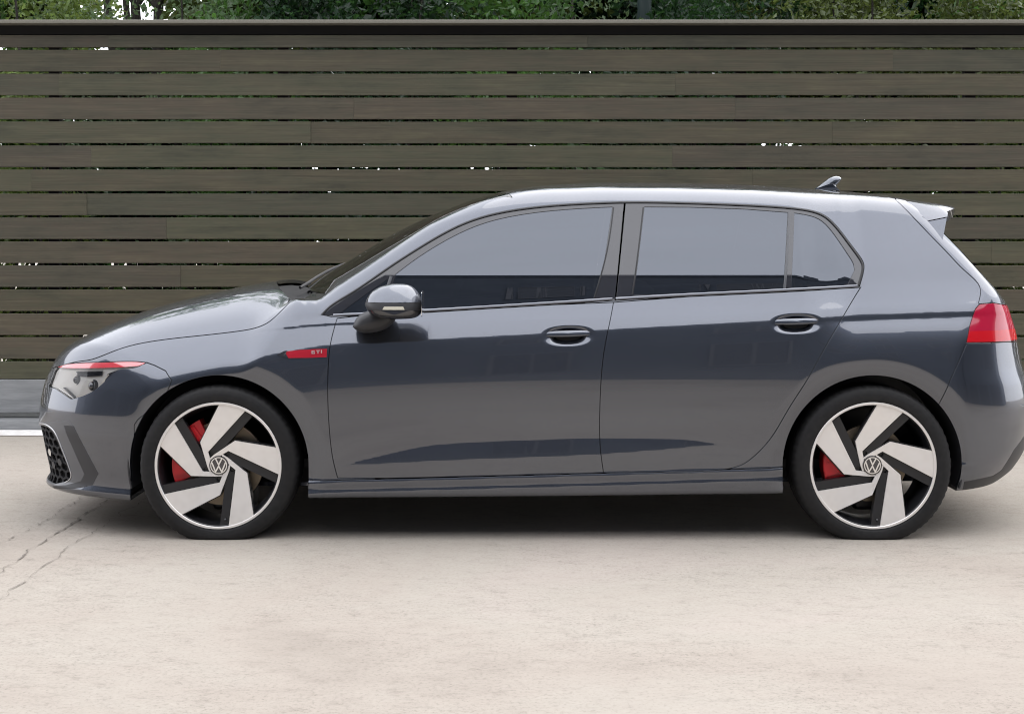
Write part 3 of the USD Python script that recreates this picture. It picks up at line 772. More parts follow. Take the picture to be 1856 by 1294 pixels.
hood_line = np.vstack([curve([(92, 668), (140, 655.5), (168, 651), (221, 631), (301, 615), (379, 606.5), (440, 599), (464, 594), (485, 585), (505, 568), (528, 545)], 6)])
hl = px_side(hood_line)[:, [0, 2]]
hl = hl[np.argsort(hl[:, 0])]
hood_side = fix(np.vstack([[(-2.3, hl[0, 1])], hl, [(hl[-1, 0], 1.3), (-2.3, 1.3)]]))
yy = np.linspace(0, .95, 24)
rear_edge = np.stack([-1.060 + .145 * np.minimum(yy / .68, 1.1) ** 2, -yy], 1)
hood_plan = fix(np.vstack([rear_edge, [(-2.3, -.95), (-2.3, .02), (-1.06, .02)]]))
def both(poly_a, poly_b, off):
    return prism_y(poly_a, off=off) ^ prism_z(poly_b, .3, 1.6, off=off)
panel('hood', CUT.take(both(hood_side, hood_plan, -GAP), both(hood_side, hood_plan, GAP)), 'grey_paint', False)

# windscreen with the cowl in front of it
ap = px_side(curve([(531, 545), (548, 540), (566, 531), (620, 500), (700, 452), (760, 417), (800, 394), (850, 373), (880, 364)], 6))
apx, apy = ap[:, 0], ap[:, 1]
roof_front = lambda y: -.10 + .10 * (np.abs(y) / .6) ** 2
xs_ = np.linspace(apx[0], .0, 30)
yA = np.interp(xs_, apx, apy)
cowl_plan = fix(np.vstack([rear_edge[yy < .69], np.stack([xs_, yA], 1)[xs_ < -.74], [(-.74 - .0, -.70)], np.stack([-.925 + .145 * (np.linspace(.62, 0, 12) / .68) ** 2, -np.linspace(.62, 0, 12)], 1), [(-.925, .02), (-1.06, .02)]]))
base = np.stack([-.925 + .145 * (np.linspace(0, .70, 16) / .68) ** 2, -np.linspace(0, .70, 16)], 1)
sel = (xs_ > base[-1, 0])
topr = np.linspace(.60, 0, 16)
scr_plan = fix(np.vstack([[(-.925, .02)], base, np.stack([xs_, yA], 1)[sel & (xs_ < -.02)], np.stack([roof_front(topr), -topr], 1), [(-.10, .02)]]))
panel('windscreen', CUT.take(prism_z(scr_plan, .8, 1.6, -GAP), prism_z(scr_plan, .8, 1.6, GAP)), 'screen_glass', False)
fullc = fix(np.vstack([rear_edge[yy < .69], np.stack([xs_, yA], 1)[xs_ < -.76], [(-.74, -.3), (-.74, .02), (-1.06, .02)]]))
panel('cowl', CUT.take(prism_z(fullc, .8, 1.2, -.001), prism_z(fullc, .8, 1.2, .001)), 'black_plastic', False, inset=.032)

# roof skin between the side rails
roof_plan = fix(np.vstack([np.stack([roof_front(topr), -topr], 1)[::-1][:-1], [(.2, -.560), (.9, -.560), (1.58, -.545)], [(1.615, -.5), (1.635, -.3), (1.64, .02), (-.10, .02)]]))
panel('roof', CUT.take(prism_z(roof_plan, 1.2, 1.6, -.0012), prism_z(roof_plan, 1.2, 1.6, .0012)), 'grey_paint', False)

# headlamps
lamp = side_poly(np.vstack([[(88, 700), (98, 672), (106, 661)], curve([(106, 661), (150, 657.5), (200, 656), (240, 655), (266, 657)], 4), curve([(266, 657), (240, 667), (215, 670), (190, 690), (165, 710), (140, 720), (128, 723)], 4), [(112, 712), (100, 704)]]))
panel('headlight_pocket', take_side(lamp, -.34), 'lamp_silver', True, hold=True)

# front bumper: from the lamp's tail down to the arch
bump = side_poly(np.vstack([[(20, 668), (98, 668), (266, 657), (280, 662), (300, 672), (311, 690)], [(300, 720), (250, 760)], [(222, 800), (222, 960), (20, 960)]]))
bump = fix(unary_union([bump, sbox(-2.3, .05, -1.75, .68), sbox(-2.3, .05, -1.52, .5)]))
BUMP = CUT.take(prism_y(bump, off=-GAP), prism_y(bump, off=GAP))
honey_px = np.vstack([curve([(60, 772), (78, 772), (95, 783), (110, 815), (124, 850), (126, 866), (118, 872)], 5), [(100, 876), (74, 862), (60, 850)]])
honey = side_poly(honey_px)
honey = fix(unary_union([honey, sbox(-2.3, .185, -2.03, .40)]).buffer(.001))
fin = side_poly([(60, 764), (95, 765), (124, 762), (133, 772), (178, 858), (167, 879), (125, 886), (97, 884), (60, 868)])
fin = fix(unary_union([fin, sbox(-2.3, .172, -2.04, .412)]).buffer(.001))
lip = fix(sbox(-2.3, .05, -1.5, .168))
FINS = BUMP ^ prism_y(fin)
BUMP = BUMP - prism_y(fin, off=.0015)
panel('grille', FINS ^ prism_y(honey, off=-.001), 'black_matt', False, inset=.03, hold=True)
facet = side_poly([(116, 771), (133, 772), (178, 858), (167, 879), (125, 887), (97, 886), (97, 880), (120, 879), (146, 872), (153, 859), (122, 790)])
FIN2 = FINS - prism_y(honey, off=.001)
panel('air_curtain', FIN2 - prism_y(facet, off=.0005), 'satin_dark', False)
panel('air_curtain_edge', FIN2 ^ prism_y(facet, off=-.0005), 'black_plastic', True)
panel('front_bumper', BUMP, 'grey_paint', False)

# glasshouse
dlo_top = curve([(583, 570), (600, 553), (640, 528), (700, 487), (760, 448), (830, 409), (900, 386), (1000, 372), (1120, 366), (1200, 366), (1350, 371), (1440, 377), (1485, 386), (1512, 405), (1545, 447), (1564, 474), (1566, 488), (1558, 519)], 5)
dlo_bot = [(1400, 530), (1250, 537), (1110, 545), (1000, 552), (900, 558), (770, 566), (650, 572), (600, 574)]
dlo = side_poly(np.vstack([dlo_top, dlo_bot]))
def inner(pts):
    return side_poly(pts)
q_front = inner([(616, 568), (640, 550), (700, 507), (709, 503), (690, 566), (650, 569)])
w_front = inner(np.vstack([[(700, 565), (717, 497)], curve([(717, 497), (760, 465), (830, 424), (900, 398), (1000, 382), (1110, 375)], 4), [(1096, 470), (1076, 542), (1000, 547), (900, 553)]]))
w_rear = inner(np.vstack([[(1148, 535), (1157, 470), (1168, 375)], [(1250, 375.5), (1350, 379), (1428, 385)], [(1420, 524), (1250, 532)]]))
q_rear = inner(np.vstack([[(1434, 522), (1440, 386)], curve([(1440, 386), (1478, 394), (1503, 413), (1535, 458), (1547, 478), (1549, 490)], 4), [(1536, 517)]]))
GLASS = take_side(dlo, -.4)
frame = GLASS
for nm, p in (('quarter_glass', q_front), ('door_glass', w_front), ('door_glass', w_rear), ('quarter_glass', q_rear)):
    panel(nm, GLASS ^ prism_y(p, -1.2, -.4, -.0008), 'tinted_glass', True, inset=.004, depth=.004)
    frame = frame - prism_y(p, -1.2, -.4, .0008)
# the black pillar splits at the door shut line
split = side_poly([(1130.5, 360), (1135.5, 360), (1116, 560), (1112, 560)])
panel('window_frame', frame - prism_y(split, -1.2, -.4, -.0008), 'black_gloss', True, inset=.001)

# doors
fd_front = curve([(611, 577), (600, 618), (595, 660), (594, 720), (597, 780), (603, 830), (612, 866)], 5)
mid = curve([(1112, 548), (1106, 580), (1096, 630), (1090, 680), (1087, 750), (1088, 810), (1094, 857)], 5)
fdoor = side_poly(np.vstack([fd_front, [(700, 866.5), (900, 862), (1094, 857)], mid[::-1], [(1000, 552.5), (900, 558.5), (770, 566.5), (650, 572.5)]]))
def cup_poly(k):
    hx, hz = HANDLES[k]
    th = np.linspace(0, 2 * np.pi, 64, endpoint=False)
    return fix(np.stack([hx + .113 * np.sign(np.cos(th)) * np.abs(np.cos(th)) ** .85, hz + .03 * .113 * np.cos(th) + .0425 * np.sign(np.sin(th)) * np.abs(np.sin(th)) ** .9], 1))
panel('door', take_side(fdoor, -.4) - prism_y(cup_poly(0), -1.2, -.4), 'grey_paint', True)
rd_rear = curve([(1560, 521), (1548, 540), (1520, 588), (1490, 640), (1462, 690), (1430, 740), (1400, 790), (1372, 822), (1345, 842), (1310, 851), (1270, 854)], 5)
rdoor = side_poly(np.vstack([mid, [(1180, 856)], rd_rear[::-1], [(1400, 530.5), (1250, 537.5)]]))
panel('door', take_side(rdoor, -.4) - prism_y(cup_poly(1), -1.2, -.4), 'grey_paint', True)

# sill with its two steps
zs0 = lambda x: .234 + (x + .80) * .0277
sx = np.linspace(-.86, 1.13, 12)
sill = fix(np.vstack([np.stack([sx, zs0(sx) + .003], 1), [(1.13, .05), (-.86, .05)]]))
panel('sill', take_side(sill, -.4), 'grey_paint', True)

# tail: lamps, hatch, rear bumper
tail = side_poly(np.vstack([[(1776, 551), (1800, 549), (1838, 556), (1900, 560), (1900, 622), (1800, 620), (1752, 621)], [(1758, 590), (1768, 560)]]))
tail = fix(unary_union([tail, sbox(2.10, tail.bounds[1] + .01, 2.30, tail.bounds[3] - .01)]))
TAIL = CUT.take(prism_y(tail, -1.2, -.45, -GAP), prism_y(tail, -1.2, -.45, GAP))
tb = tail.bounds
low = sbox(0, tb[1] - .02, 3, tb[1] + (tb[3] - tb[1]) * .36)
lowest = sbox(0, tb[1] - .02, 3, tb[1] + (tb[3] - tb[1]) * .10)
panel('tail_light', TAIL - prism_y(fix(low)), 'lamp_red', True)
panel('brake_light', (TAIL ^ prism_y(fix(low))) - prism_y(fix(lowest)), 'lamp_dark_red', True)
panel('lamp_foot', TAIL ^ prism_y(fix(lowest)), 'lamp_shadow', True)
rb = side_poly(np.vstack([[(1752, 623), (1800, 623), (1900, 623), (1950, 700), (1950, 1000), (1640, 1000), (1640, 800), (1700, 735), (1722, 690)]]))
rb = fix(unary_union([rb, sbox(1.95, .05, 2.4, rb.bounds[3]), sbox(1.85, .05, 2.4, .5)]))
rlow = sbox(1.85, .05, 2.4, .66)
def rb_solid(o):
    return (prism_y(rb, -1.2, -.56, off=o) + prism_y(fix(rlow), off=o)) ^ prism_y(fix(rb.union(rlow)), off=o)
RB = CUT.take(rb_solid(-GAP), rb_solid(GAP))
diff = side_poly([(1900, 768), (1862, 780), (1838, 815), (1815, 852), (1800, 862), (1748, 873), (1748, 960), (1900, 960)])
diff = fix(unary_union([diff, sbox(2.16, .05, 2.4, .30), sbox(1.9, .05, 2.4, .18)]))
panel('rear_diffuser', RB ^ prism_y(diff, off=-.001), 'black_plastic', False)
panel('rear_bumper', RB - prism_y(diff, off=.001), 'grey_paint', False)
hatch_l = curve([(1612, 352), (1640, 378), (1680, 420), (1715, 456), (1750, 492), (1776, 520), (1774, 548)], 5)
hs = px_side(hatch_l)[:, [0, 2]]
hatch = fix(np.vstack([hs, [(hs[-1, 0], .60), (2.4, .60), (2.4, 1.6), (hs[0, 0], 1.6)]]))
HATCH = CUT.take(prism_y(hatch, off=-GAP), prism_y(hatch, off=GAP))
rg = Polygon([(-.61, 1.30), (.02, 1.33), (.02, .975), (-.685, .985), (-.655, 1.15)])
panel('rear_glass', HATCH ^ prism_x(fix(rg), 1.5, 2.4, -.001), 'tinted_glass', False, depth=.004)
panel('tailgate', HATCH - prism_x(fix(rg), 1.5, 2.4, .001), 'grey_paint', False)
# front wing, from the bumper to the door
wing = fix(sbox(-2.3, .05, px_side([(612, 700)])[0][0], .93)).intersection(sbox(-2.3, .05, -.62, .93))
panel('wing', CUT.take(prism_y(fix(wing)) ^ prism_y(fix(unary_union([sbox(-2.3, .0, -.62, 1.2)])))), 'grey_paint', True)
panel('body_side', CUT.rest, 'grey_paint', False)
# ------------------------------------------------------------------ the hatchback: putting it together
CAR = thing('hatchback', 'glossy dark grey five-door hatchback parked side-on in front of the slatted fence', 'car')
LAST = {}
DOORS = {'n': [], 'f': []}
late = []
for nm, piece, m, pair, kw in PANELS:
    if kw.get('hold'):
        LAST[nm] = piece
        continue
    s = skin(piece, kw.get('depth', .016), kw.get('inset', 0))
    if not len(s[0]):
        print('empty', nm); continue
    if nm in ('door_glass', 'quarter_glass', 'window_frame'):
        late.append((nm, s, m)); continue
    if pair:
        a, b = obj_n(nm, *s, m, CAR), obj_n(nm, *mirrored(s), m, CAR)
        if nm == 'door': DOORS['n'].append(a); DOORS['f'].append(b)
    else:
        LAST[nm] = obj_n(nm, *joined(s), m, CAR)
for nm, s, m in late:
    k = 0 if s[0][:, 0].mean() < .38 else 1
    for side, q in (('n', s), ('f', mirrored(s))):
        par = CAR if nm in ('quarter_glass', 'window_frame') else DOORS[side][k]
        obj_n(nm, *q, m, par)

# black inner shell, hollow for the cabin
def man(vf): return m3.Manifold(m3.Mesh(vf[0].astype(np.float32), vf[1].astype(np.uint32)))
LIN = man(body_solid(.025, .020, half=False))
HOL = man(body_solid(.03, .055, half=False))
LIN = LIN - (HOL ^ m3.Manifold.cube((3.1, 3, 2)).translate((-1.0, -1.5, .26)))
LIN = LIN - prism_y(dlo, -1.2, 1.2)
LIN = LIN - (prism_z(scr_plan, .9, 1.6) + prism_z(fix(affinity.scale(scr_plan, 1, -1, origin=(0, 0))), .9, 1.6))
LIN = LIN - prism_x(fix(Polygon([(-.6, 1.3), (.6, 1.3), (.62, 1.0), (-.62, 1.0)])), 1.6, 2.4)
for wx in (WF, WR):
    LIN = LIN - prism_y(fix(unary_union([Point(wx, WZ).buffer(.372, 48), sbox(wx - .372, -.1, wx + .372, WZ)])), -1.2, -.56) - prism_y(fix(unary_union([Point(wx, WZ).buffer(.372, 48), sbox(wx - .372, -.1, wx + .372, WZ)])), .56, 1.2)
for sgn in (1, -1):
    LIN = LIN - prism_y(lamp.buffer(.01), -1.2, -.42) if sgn > 0 else LIN - prism_y(lamp.buffer(.01), .42, 1.2)
    LIN = LIN - prism_y(honey.buffer(.004), -1.2, 1.2) if sgn > 0 else LIN
obj('inner_shell', to_tm(LIN), 'black_matt', CAR, smooth=False)
for wx in (WF, WR):
    for sg in (-1, 1):
        cyl = m3.Manifold.cylinder(.34, .372, .372, 72) - m3.Manifold.cylinder(.32, .3665, .3665, 72).translate((0, 0, .021))
        cyl = cyl.rotate((90, 0, 0)).translate((wx, -.52, WZ))
        cyl = cyl.trim_by_plane((0, 0, 1), .20).trim_by_plane((0, 1, 0), -.835)
        if sg > 0: cyl = cyl.mirror((0, 1, 0))
        obj('wheel_well', to_tm(cyl), 'black_plastic', CAR)

# wheels (built about the origin for the near side, the axle along y, then set in place)
U = .000581
SP_FACE = [(10, 431), (194, 387), (-74, 93), (-62, 46), (-44, -20), (-62, -52), (-80, -10), (-128, 160)]
SP_BODY = [(2, 432), (160, 405), (246, 352), (-18, 62), (-10, 0), (-30, -50), (-66, -58), (-90, -10), (-134, 162)]
def poly_solid(pts, ya, yb, bevel=0.0):
    """Plate in the wheel's plane between depths ya (front) and yb (back); bevel narrows the front edge."""
    p = fix([(u * U, v * U) for u, v in pts])
    back = prism_y(p, yb - (yb - ya) * .98 if bevel else ya, yb)
    return back
def rot(manif, k): return manif.rotate((0, 72 * k, 0))
def squash(tm):
    v = tm.vertices.copy()
    low = v[:, 2] < -.20
    d = np.clip((-WZ + .0005) - v[:, 2], 0, None)
    lim = -WZ + .0045
    v[:, 2] = np.where(v[:, 2] < lim, -WZ + .0005 + .004 * np.exp(np.clip((v[:, 2] - lim) / .004, -30, 0)), v[:, 2])
    w = np.clip((-.20 - v[:, 2]) / (.088), 0, 1) ** 2 * np.exp(-(v[:, 0] / .13) ** 2)
    v[:, 1] += np.sign(v[:, 1]) * w * .006
    tm.vertices = v
    return tm
W2 = .1125
tp = [(.2445, -W2 + .012), (.250, -W2 + .006), (.258, -W2 + .0035), (.2595, -W2 + .0025), (.262, -W2 + .0005), (.275, -W2 - .0015), (.286, -W2 + .0005), (.2875, -W2 + .0018), (.296, -W2 + .004), (.304, -W2 + .0095), (.310, -W2 + .0175), (.3130, -W2 + .029), (.3150, -W2 + .042)]
for g0 in (-.040, -.004, .032):
    tp += [(.3160, g0 - .0045), (.3110, g0 - .004), (.3110, g0 + .004), (.3160, g0 + .0045)]
tp += [(.3150, W2 - .042), (.3130, W2 - .029), (.310, W2 - .0175), (.304, W2 - .0095), (.286, W2 - .0005), (.262, W2 - .0005), (.2445, W2 - .012)]
tyre = revolve([(.2445 + (a - .2445) * 1.09, q) for a, q in tp], seg=384)
tv = tyre.vertices.copy()
rr = np.hypot(tv[:, 0], tv[:, 2]); an = np.arctan2(tv[:, 2], tv[:, 0])
blk_ = ((np.floor(an / (2 * np.pi) * 128) % 2) == 0) & (np.abs(tv[:, 1]) > .060) & (rr > .312)
tv[blk_] *= np.array([1 - .006, 1, 1 - .006])
tyre.vertices = tv
if tyre.volume < 0: tyre.invert()
tyre = squash(tyre)
lipm = revolve([(.2438, -.101), (.2440, -.1075), (.2452, -.1088), (.2535, -.1092), (.2551, -.1078), (.2553, -.104), (.2500, -.099), (.2438, -.101)], seg=120)
if lipm.volume < 0: lipm.invert()
barrel = revolve([(.2445, -.1045), (.2400, -.1000), (.2345, -.075), (.2275, -.050), (.2250, .02), (.2290, .09), (.245, .100), (.247, .098), (.2330, .085), (.2300, .0), (.2475, -.095), (.2480, -.1030), (.2445, -.1045)], seg=120)
if barrel.volume < 0: barrel.invert()
def dish(v):
    r = np.hypot(v[0], v[2])
    return (v[0], v[1] + (1 - min(r / .24, 1)) * .016, v[2])
bodies = [rot(prism_y(fix([(u * U, v * U) for u, v in SP_BODY]), -.0985, -.064).refine_to_length(.03).warp(dish), k) for k in range(5)]
hubm = m3.Manifold.cylinder(.05, .060, .075, 48).rotate((90, 0, 0)).translate((0, -.026, 0))
bodym = m3.Manifold.batch_boolean(bodies + [hubm], m3.OpType.Add) ^ m3.Manifold.cylinder(.4, .2470, .2470, 120).rotate((90, 0, 0)).translate((0, .2, 0))
# stud holes
for k in range(5):
    a = math.radians(90 + 36 + 72 * k)
    bodym = bodym - m3.Manifold.cylinder(.05, .011, .011, 20).rotate((90, 0, 0)).translate((.056 * math.cos(a), -.075, .056 * math.sin(a)))
facep = fix([(u * U, v * U) for u, v in SP_FACE]).intersection(Point(0, 0).buffer(.2480, 64))
def spoke_face(k):
    a = prism_y(fix(facep.buffer(-.0012)), -.1045, -.102)
    b = prism_y(fix(facep), -.1032, -.0972)
    m = m3.Manifold.batch_hull([a, b]) if False else (a + b)
    # dish the face towards the hub
    def warp(v):
        r = np.hypot(v[0], v[2])
        return (v[0], v[1] + (1 - min(r / .24, 1)) * .016, v[2])
    return to_tm(m.refine_to_length(.02).warp(dish).rotate((0, 72 * k, 0)))
def disc_y(r, y0, y1, seg=40):
    return to_tm(m3.Manifold.cylinder(y1 - y0, r, r, seg).rotate((90, 0, 0)).translate((0, y1, 0)))
ring = Point(0, 0).buffer(.0335, 40).difference(Point(0, 0).buffer(.0300, 40))
vee = LineString([(-.0125, .0275), (0, .0025), (.0125, .0275)]).buffer(.0027, cap_style=2, join_style=2)
dub = LineString([(-.0275, .012), (-.0125, -.0255), (0, -.0025), (.0125, -.0255), (.0275, .012)]).buffer(.0027, cap_style=2, join_style=2)
emb = unary_union([ring, vee.intersection(Point(0, 0).buffer(.031)), dub.intersection(Point(0, 0).buffer(.031))])
def plate(shape, y0, y1):
    out = []
    for g in getattr(shape, 'geoms', [shape]):
        e = trimesh.creation.extrude_polygon(g, y1 - y0, engine='earcut')
        e.apply_transform(np.array([[1, 0, 0, 0], [0, 0, -1, y1], [0, 1, 0, 0], [0, 0, 0, 1]], float))
        out.append(e)
    return cat_(*out)
def sector(a0, a1, r0, r1, y0, y1, n=14):
    th = np.radians(np.linspace(a0, a1, n))
    p = np.vstack([np.stack([np.cos(th), np.sin(th)], 1) * r1, np.stack([np.cos(th), np.sin(th)], 1)[::-1] * r0])
    return to_tm(prism_y(fix(p), y0, y1)), fix(p)
def flip_y(tm):
    t = tm.copy(); t.vertices = t.vertices * [1, -1, 1]; t.invert(); return t
for wx, front in ((WF, True), (WR, False)):
    for side in (1, -1):
        yc = -.7605
        def put(tm, spin=0.0):
            t = tm.copy()
            if spin:
                t.apply_transform(trimesh.transformations.rotation_matrix(math.radians(spin), (0, 1, 0)))
            t.apply_translation((wx, yc, WZ))
            return t if side > 0 else flip_y(t)
        sp = 0 if front else 3.2
        w = obj('wheel', put(cat_(barrel, to_tm(bodym)), sp), 'wheel_black', CAR, smooth=28)
        obj('tyre', put(tyre), 'tyre_rubber', w, smooth=32)
        obj('rim_edge', put(lipm, sp), 'machined_alloy', w)
        for k in range(5):
            obj('spoke', put(spoke_face(k), sp), 'machined_alloy', w, smooth=25)
        obj('hub_cap', put(disc_y(.0385, -.094, -.075), sp), 'black_gloss', w)
        obj('emblem', put(plate(emb, -.0955, -.0935), sp), 'chrome', w, smooth=False)
        obj('valve', put(tube([(.03, -.09, -.226), (.028, -.105, -.214)], .004, 8), sp), 'black_plastic', w)
        R = .170 if front else .155
        dd = revolve([(.055, -.028), (.075, -.050), (.085, -.050), (.088, -.026), (R, -.026), (R, -.002), (.06, -.002), (.055, -.028)], seg=80)
        if dd.volume < 0: dd.invert()
        obj('brake_disc', put(dd), 'brake_disc', CAR, smooth=30)
        a0, a1 = (116, 203) if front else (152, 205)
        c1, pol = sector(a0, a1, .118 if front else .112, .198 if front else .190, -.052, .03)
        c2, _ = sector(a0 + 9, a1 - 9, .128, .188, -.060, -.0515)
        c3, _ = sector(a0 + 26, a1 - 26, .140, .176, -.064, -.0595)
        obj('brake_caliper', put(cat_(c1, c2, c3)), 'caliper_red', CAR, smooth=20)
        obj('axle_hub', put(cat_(disc_y(.05, -.05, .10), rbox(-.05, .12, .02, .16, -.20, .03, .02))), 'black_plastic', CAR)

def on_flank(px_pts, lift):
    q = px_side(px_pts); n = body_grad(q); n /= np.linalg.norm(n, axis=1)[:, None]
    return q + n * lift
def flank_plate(px_pts, lift, thick):
    top_, bot = on_flank(px_pts, lift), on_flank(px_pts, lift - thick)
    k = len(px_pts)
    tri = trimesh.creation.triangulate_polygon(fix([tuple(p) for p in np.asarray(px_pts, float)]), engine='earcut')
    pv = np.asarray(tri[0]); f = np.asarray(tri[1])
    a, b = on_flank(pv, lift), on_flank(pv, lift - thick)
    m = len(pv)
    e = np.vstack([f[:, [0, 1]], f[:, [1, 2]], f[:, [2, 0]]])
    key, ix, c = np.unique(np.sort(e, 1), axis=0, return_index=True, return_counts=True)
    be = e[ix[c == 1]]
    ff = np.vstack([f, f[:, ::-1] + m, np.stack([be[:, 1], be[:, 0], be[:, 0] + m], 1), np.stack([be[:, 1], be[:, 0] + m, be[:, 1] + m], 1)])
    t = trimesh.Trimesh(np.vstack([a, b]), ff, process=False)
    if t.volume < 0: t.invert()
    return t

# lamp units
lp = LAST['headlight_pocket']
strip = side_poly(np.vstack([curve([(104, 661), (150, 657.5), (200, 656), (240, 655), (266, 657)], 4), [(259, 662.3), (215, 665.6), (170, 667), (130, 667), (103, 665)]]))
st = skin(lp ^ prism_y(strip, -1.2, -.3), .004, .0)
lens = skin(lp - prism_y(strip.buffer(.0008), -1.2, -.3), .002, 0)
back = skin(lp, .010, .012)
side_w = skin(lp, .05, .004)
def only_walls(s):
    V, F, N = s
    k = len(F)
    return s
def lamp_bits():
    out = {}
    def at(px, py, y):
        s = FPX / (y - CAM_Y)
        return np.array([(px - 928) / s, y, CAM_Z - (py - 449) / s])
    Q = px_side([(136, 687), (166, 699), (118, 690), (150, 708)])
    return Q
Q = lamp_bits()
for sg in (1, -1):
    f = (lambda s: s) if sg > 0 else mirrored
    g = (lambda t: t) if sg > 0 else flip_y
    h = obj_n('headlight', *f(back), 'lamp_silver', CAR)
    obj_n('lens', *f(lens), 'lamp_lens', h)
    obj_n('lamp_strip', *f(st), 'lamp_strip', h)
    for i, rd in ((0, .023), (1, .028)):
        nrm = body_grad(Q[i:i + 1])[0]; nrm /= np.linalg.norm(nrm)
        ax = nrm * .35 + np.array([-1, -.25, 0]) * .65; ax /= np.linalg.norm(ax)
        c = Q[i] - nrm * .024
        obj('projector', g(tube([c - ax * .02, c + ax * .013], rd, 24)), 'satin_dark', h)
        ball = trimesh.creation.icosphere(3, rd * .72); ball.apply_translation(c + ax * .010)
        obj('projector_lens', g(ball), 'black_gloss', h)
    for wp in ([(194, 677), (214, 669.5), (244, 667), (228, 671), (205, 682), (186, 696)], [(136, 673), (184, 672), (182, 681), (160, 682.5), (140, 681)], [(112, 702), (117, 702), (138, 721), (132, 722)]):
        obj('bezel', g(flank_plate(wp, -.005, .004)), 'black_gloss', h, smooth=False)
    V = px_side([(196, 678), (180, 698), (166, 712), (136, 719)])
    nr = body_grad(V); nr /= np.linalg.norm(nr, axis=1)[:, None]
    V = V - nr * .010
    obj('light_guide', g(tube(curve(V, 6), .0055, 8)), 'lamp_pale', h)

# front grille: recessed honeycomb
gs = skin(LAST['grille'], .0, .035)
gr = obj_n('grille', *joined(gs), 'black_matt', CAR)
hexes = []
r = .021
for j in range(14):
    for i in range(-40, 1):
        cy, cz = i * r * 1.76 + (j % 2) * r * .88, .19 + j * r * 1.52
        hexes.append((cy, cz))
cs_h = unary_union([Polygon([(cy + r * .80 * math.cos(math.radians(60 * k + 30)), cz + r * .80 * math.sin(math.radians(60 * k + 30))) for k in range(6)]) for cy, cz in hexes])
holes = prism_x(sbox(-2, -.5, 1, 1).difference(sbox(-2, -.5, 1, 1)), -3, 3) if False else m3.CrossSection([np.asarray(q.exterior.coords)[:-1][::-1] if not q.exterior.is_ccw else np.asarray(q.exterior.coords)[:-1] for q in cs_h.geoms], m3.FillRule.Positive).extrude(1.2).transform(np.array([[0, 0, 1, -2.4], [1, 0, 0, 0], [0, 1, 0, 0]], float))
mesh_piece = LAST['grille'] - holes
ms = skin(mesh_piece, .012, .008)
obj_n('honeycomb', *joined(ms), 'black_matt', gr)
edge = px_side(curve([(73, 767), (82, 769), (97, 780), (112, 812), (126, 848), (128, 866), (118, 874)], 6))
nr = body_grad(edge); nr /= np.linalg.norm(nr, axis=1)[:, None]
for sg in (1, -1):
    t_ = tube(edge + nr * .0005, .0022, 8)
    obj('grille_trim', t_ if sg > 0 else flip_y(t_), 'satin_silver', gr)
for sg in (1, -1):
    for (px_, py_) in ((89, 820), (96, 843), (107, 838)):
        c = px_side([(px_, py_)])[0]
        nrm = body_grad(c[None])[0]; nrm /= np.linalg.norm(nrm)
        c = c - nrm * .012
        t_ = tube([c - nrm * .01, c + nrm * .010], .017, 6)
        obj('fog_light', t_ if sg > 0 else flip_y(t_), 'chrome' if py_ == 820 else 'black_plastic', gr)

# pillow: a side outline with rounded thickness across
def pillow(out, y0, y1, n=13, pw=2.6, cen=None):
    p = np.asarray(out, float)
    c = p.mean(0) if cen is None else np.asarray(cen)
    t = np.sin(np.linspace(-math.pi / 2, math.pi / 2, n))
    v, k = [], len(p)
    for q in t:
        s = max(1 - abs(q) ** pw, 0) ** (1 / pw)
        s = max(s, .03)
        v.append(np.column_stack([c[0] + (p[:, 0] - c[0]) * s, np.full(k, (y0 + y1) / 2 + q * (y1 - y0) / 2), c[1] + (p[:, 1] - c[1]) * s]))
    v = np.vstack(v)
    f = []
    for i in range(n - 1):
        for j in range(k):
            jj = (j + 1) % k
            f += [(i * k + j, i * k + jj, (i + 1) * k + jj), (i * k + j, (i + 1) * k + jj, (i + 1) * k + j)]
    f += [(0, j + 1, j) for j in range(1, k - 1)] + [((n - 1) * k, (n - 1) * k + j, (n - 1) * k + j + 1) for j in range(1, k - 1)]
    m = trimesh.Trimesh(v, f, process=False)
    if m.volume < 0: m.invert()
    return m
def at_y(px, y):
    p = np.asarray(px, float); s = FPX / (y - CAM_Y)
    return np.column_stack([(p[:, 0] - 928) / s, CAM_Z - (p[:, 1] - 449) / s])
mo = at_y(curve([(661, 552), (671, 532), (695, 518), (722, 514.5), (746, 519), (761, 536), (766, 556), (760, 572), (738, 578), (700, 578), (672, 570), (661, 552)], 5)[:-1], -1.0)
MC = (mo[:, 0].mean(), at_y([(0, 569)], -1.0)[0, 1])
mir = to_man(pillow(mo, -1.09, -.905, 25, 1.8, MC))
zl1_, zl2_ = at_y([(0, 548), (0, 561)], -1.0)[:, 1]
cube = lambda z0, z1: m3.Manifold.cube((2, 2, z1 - z0)).translate((-1.6, -2, z0))
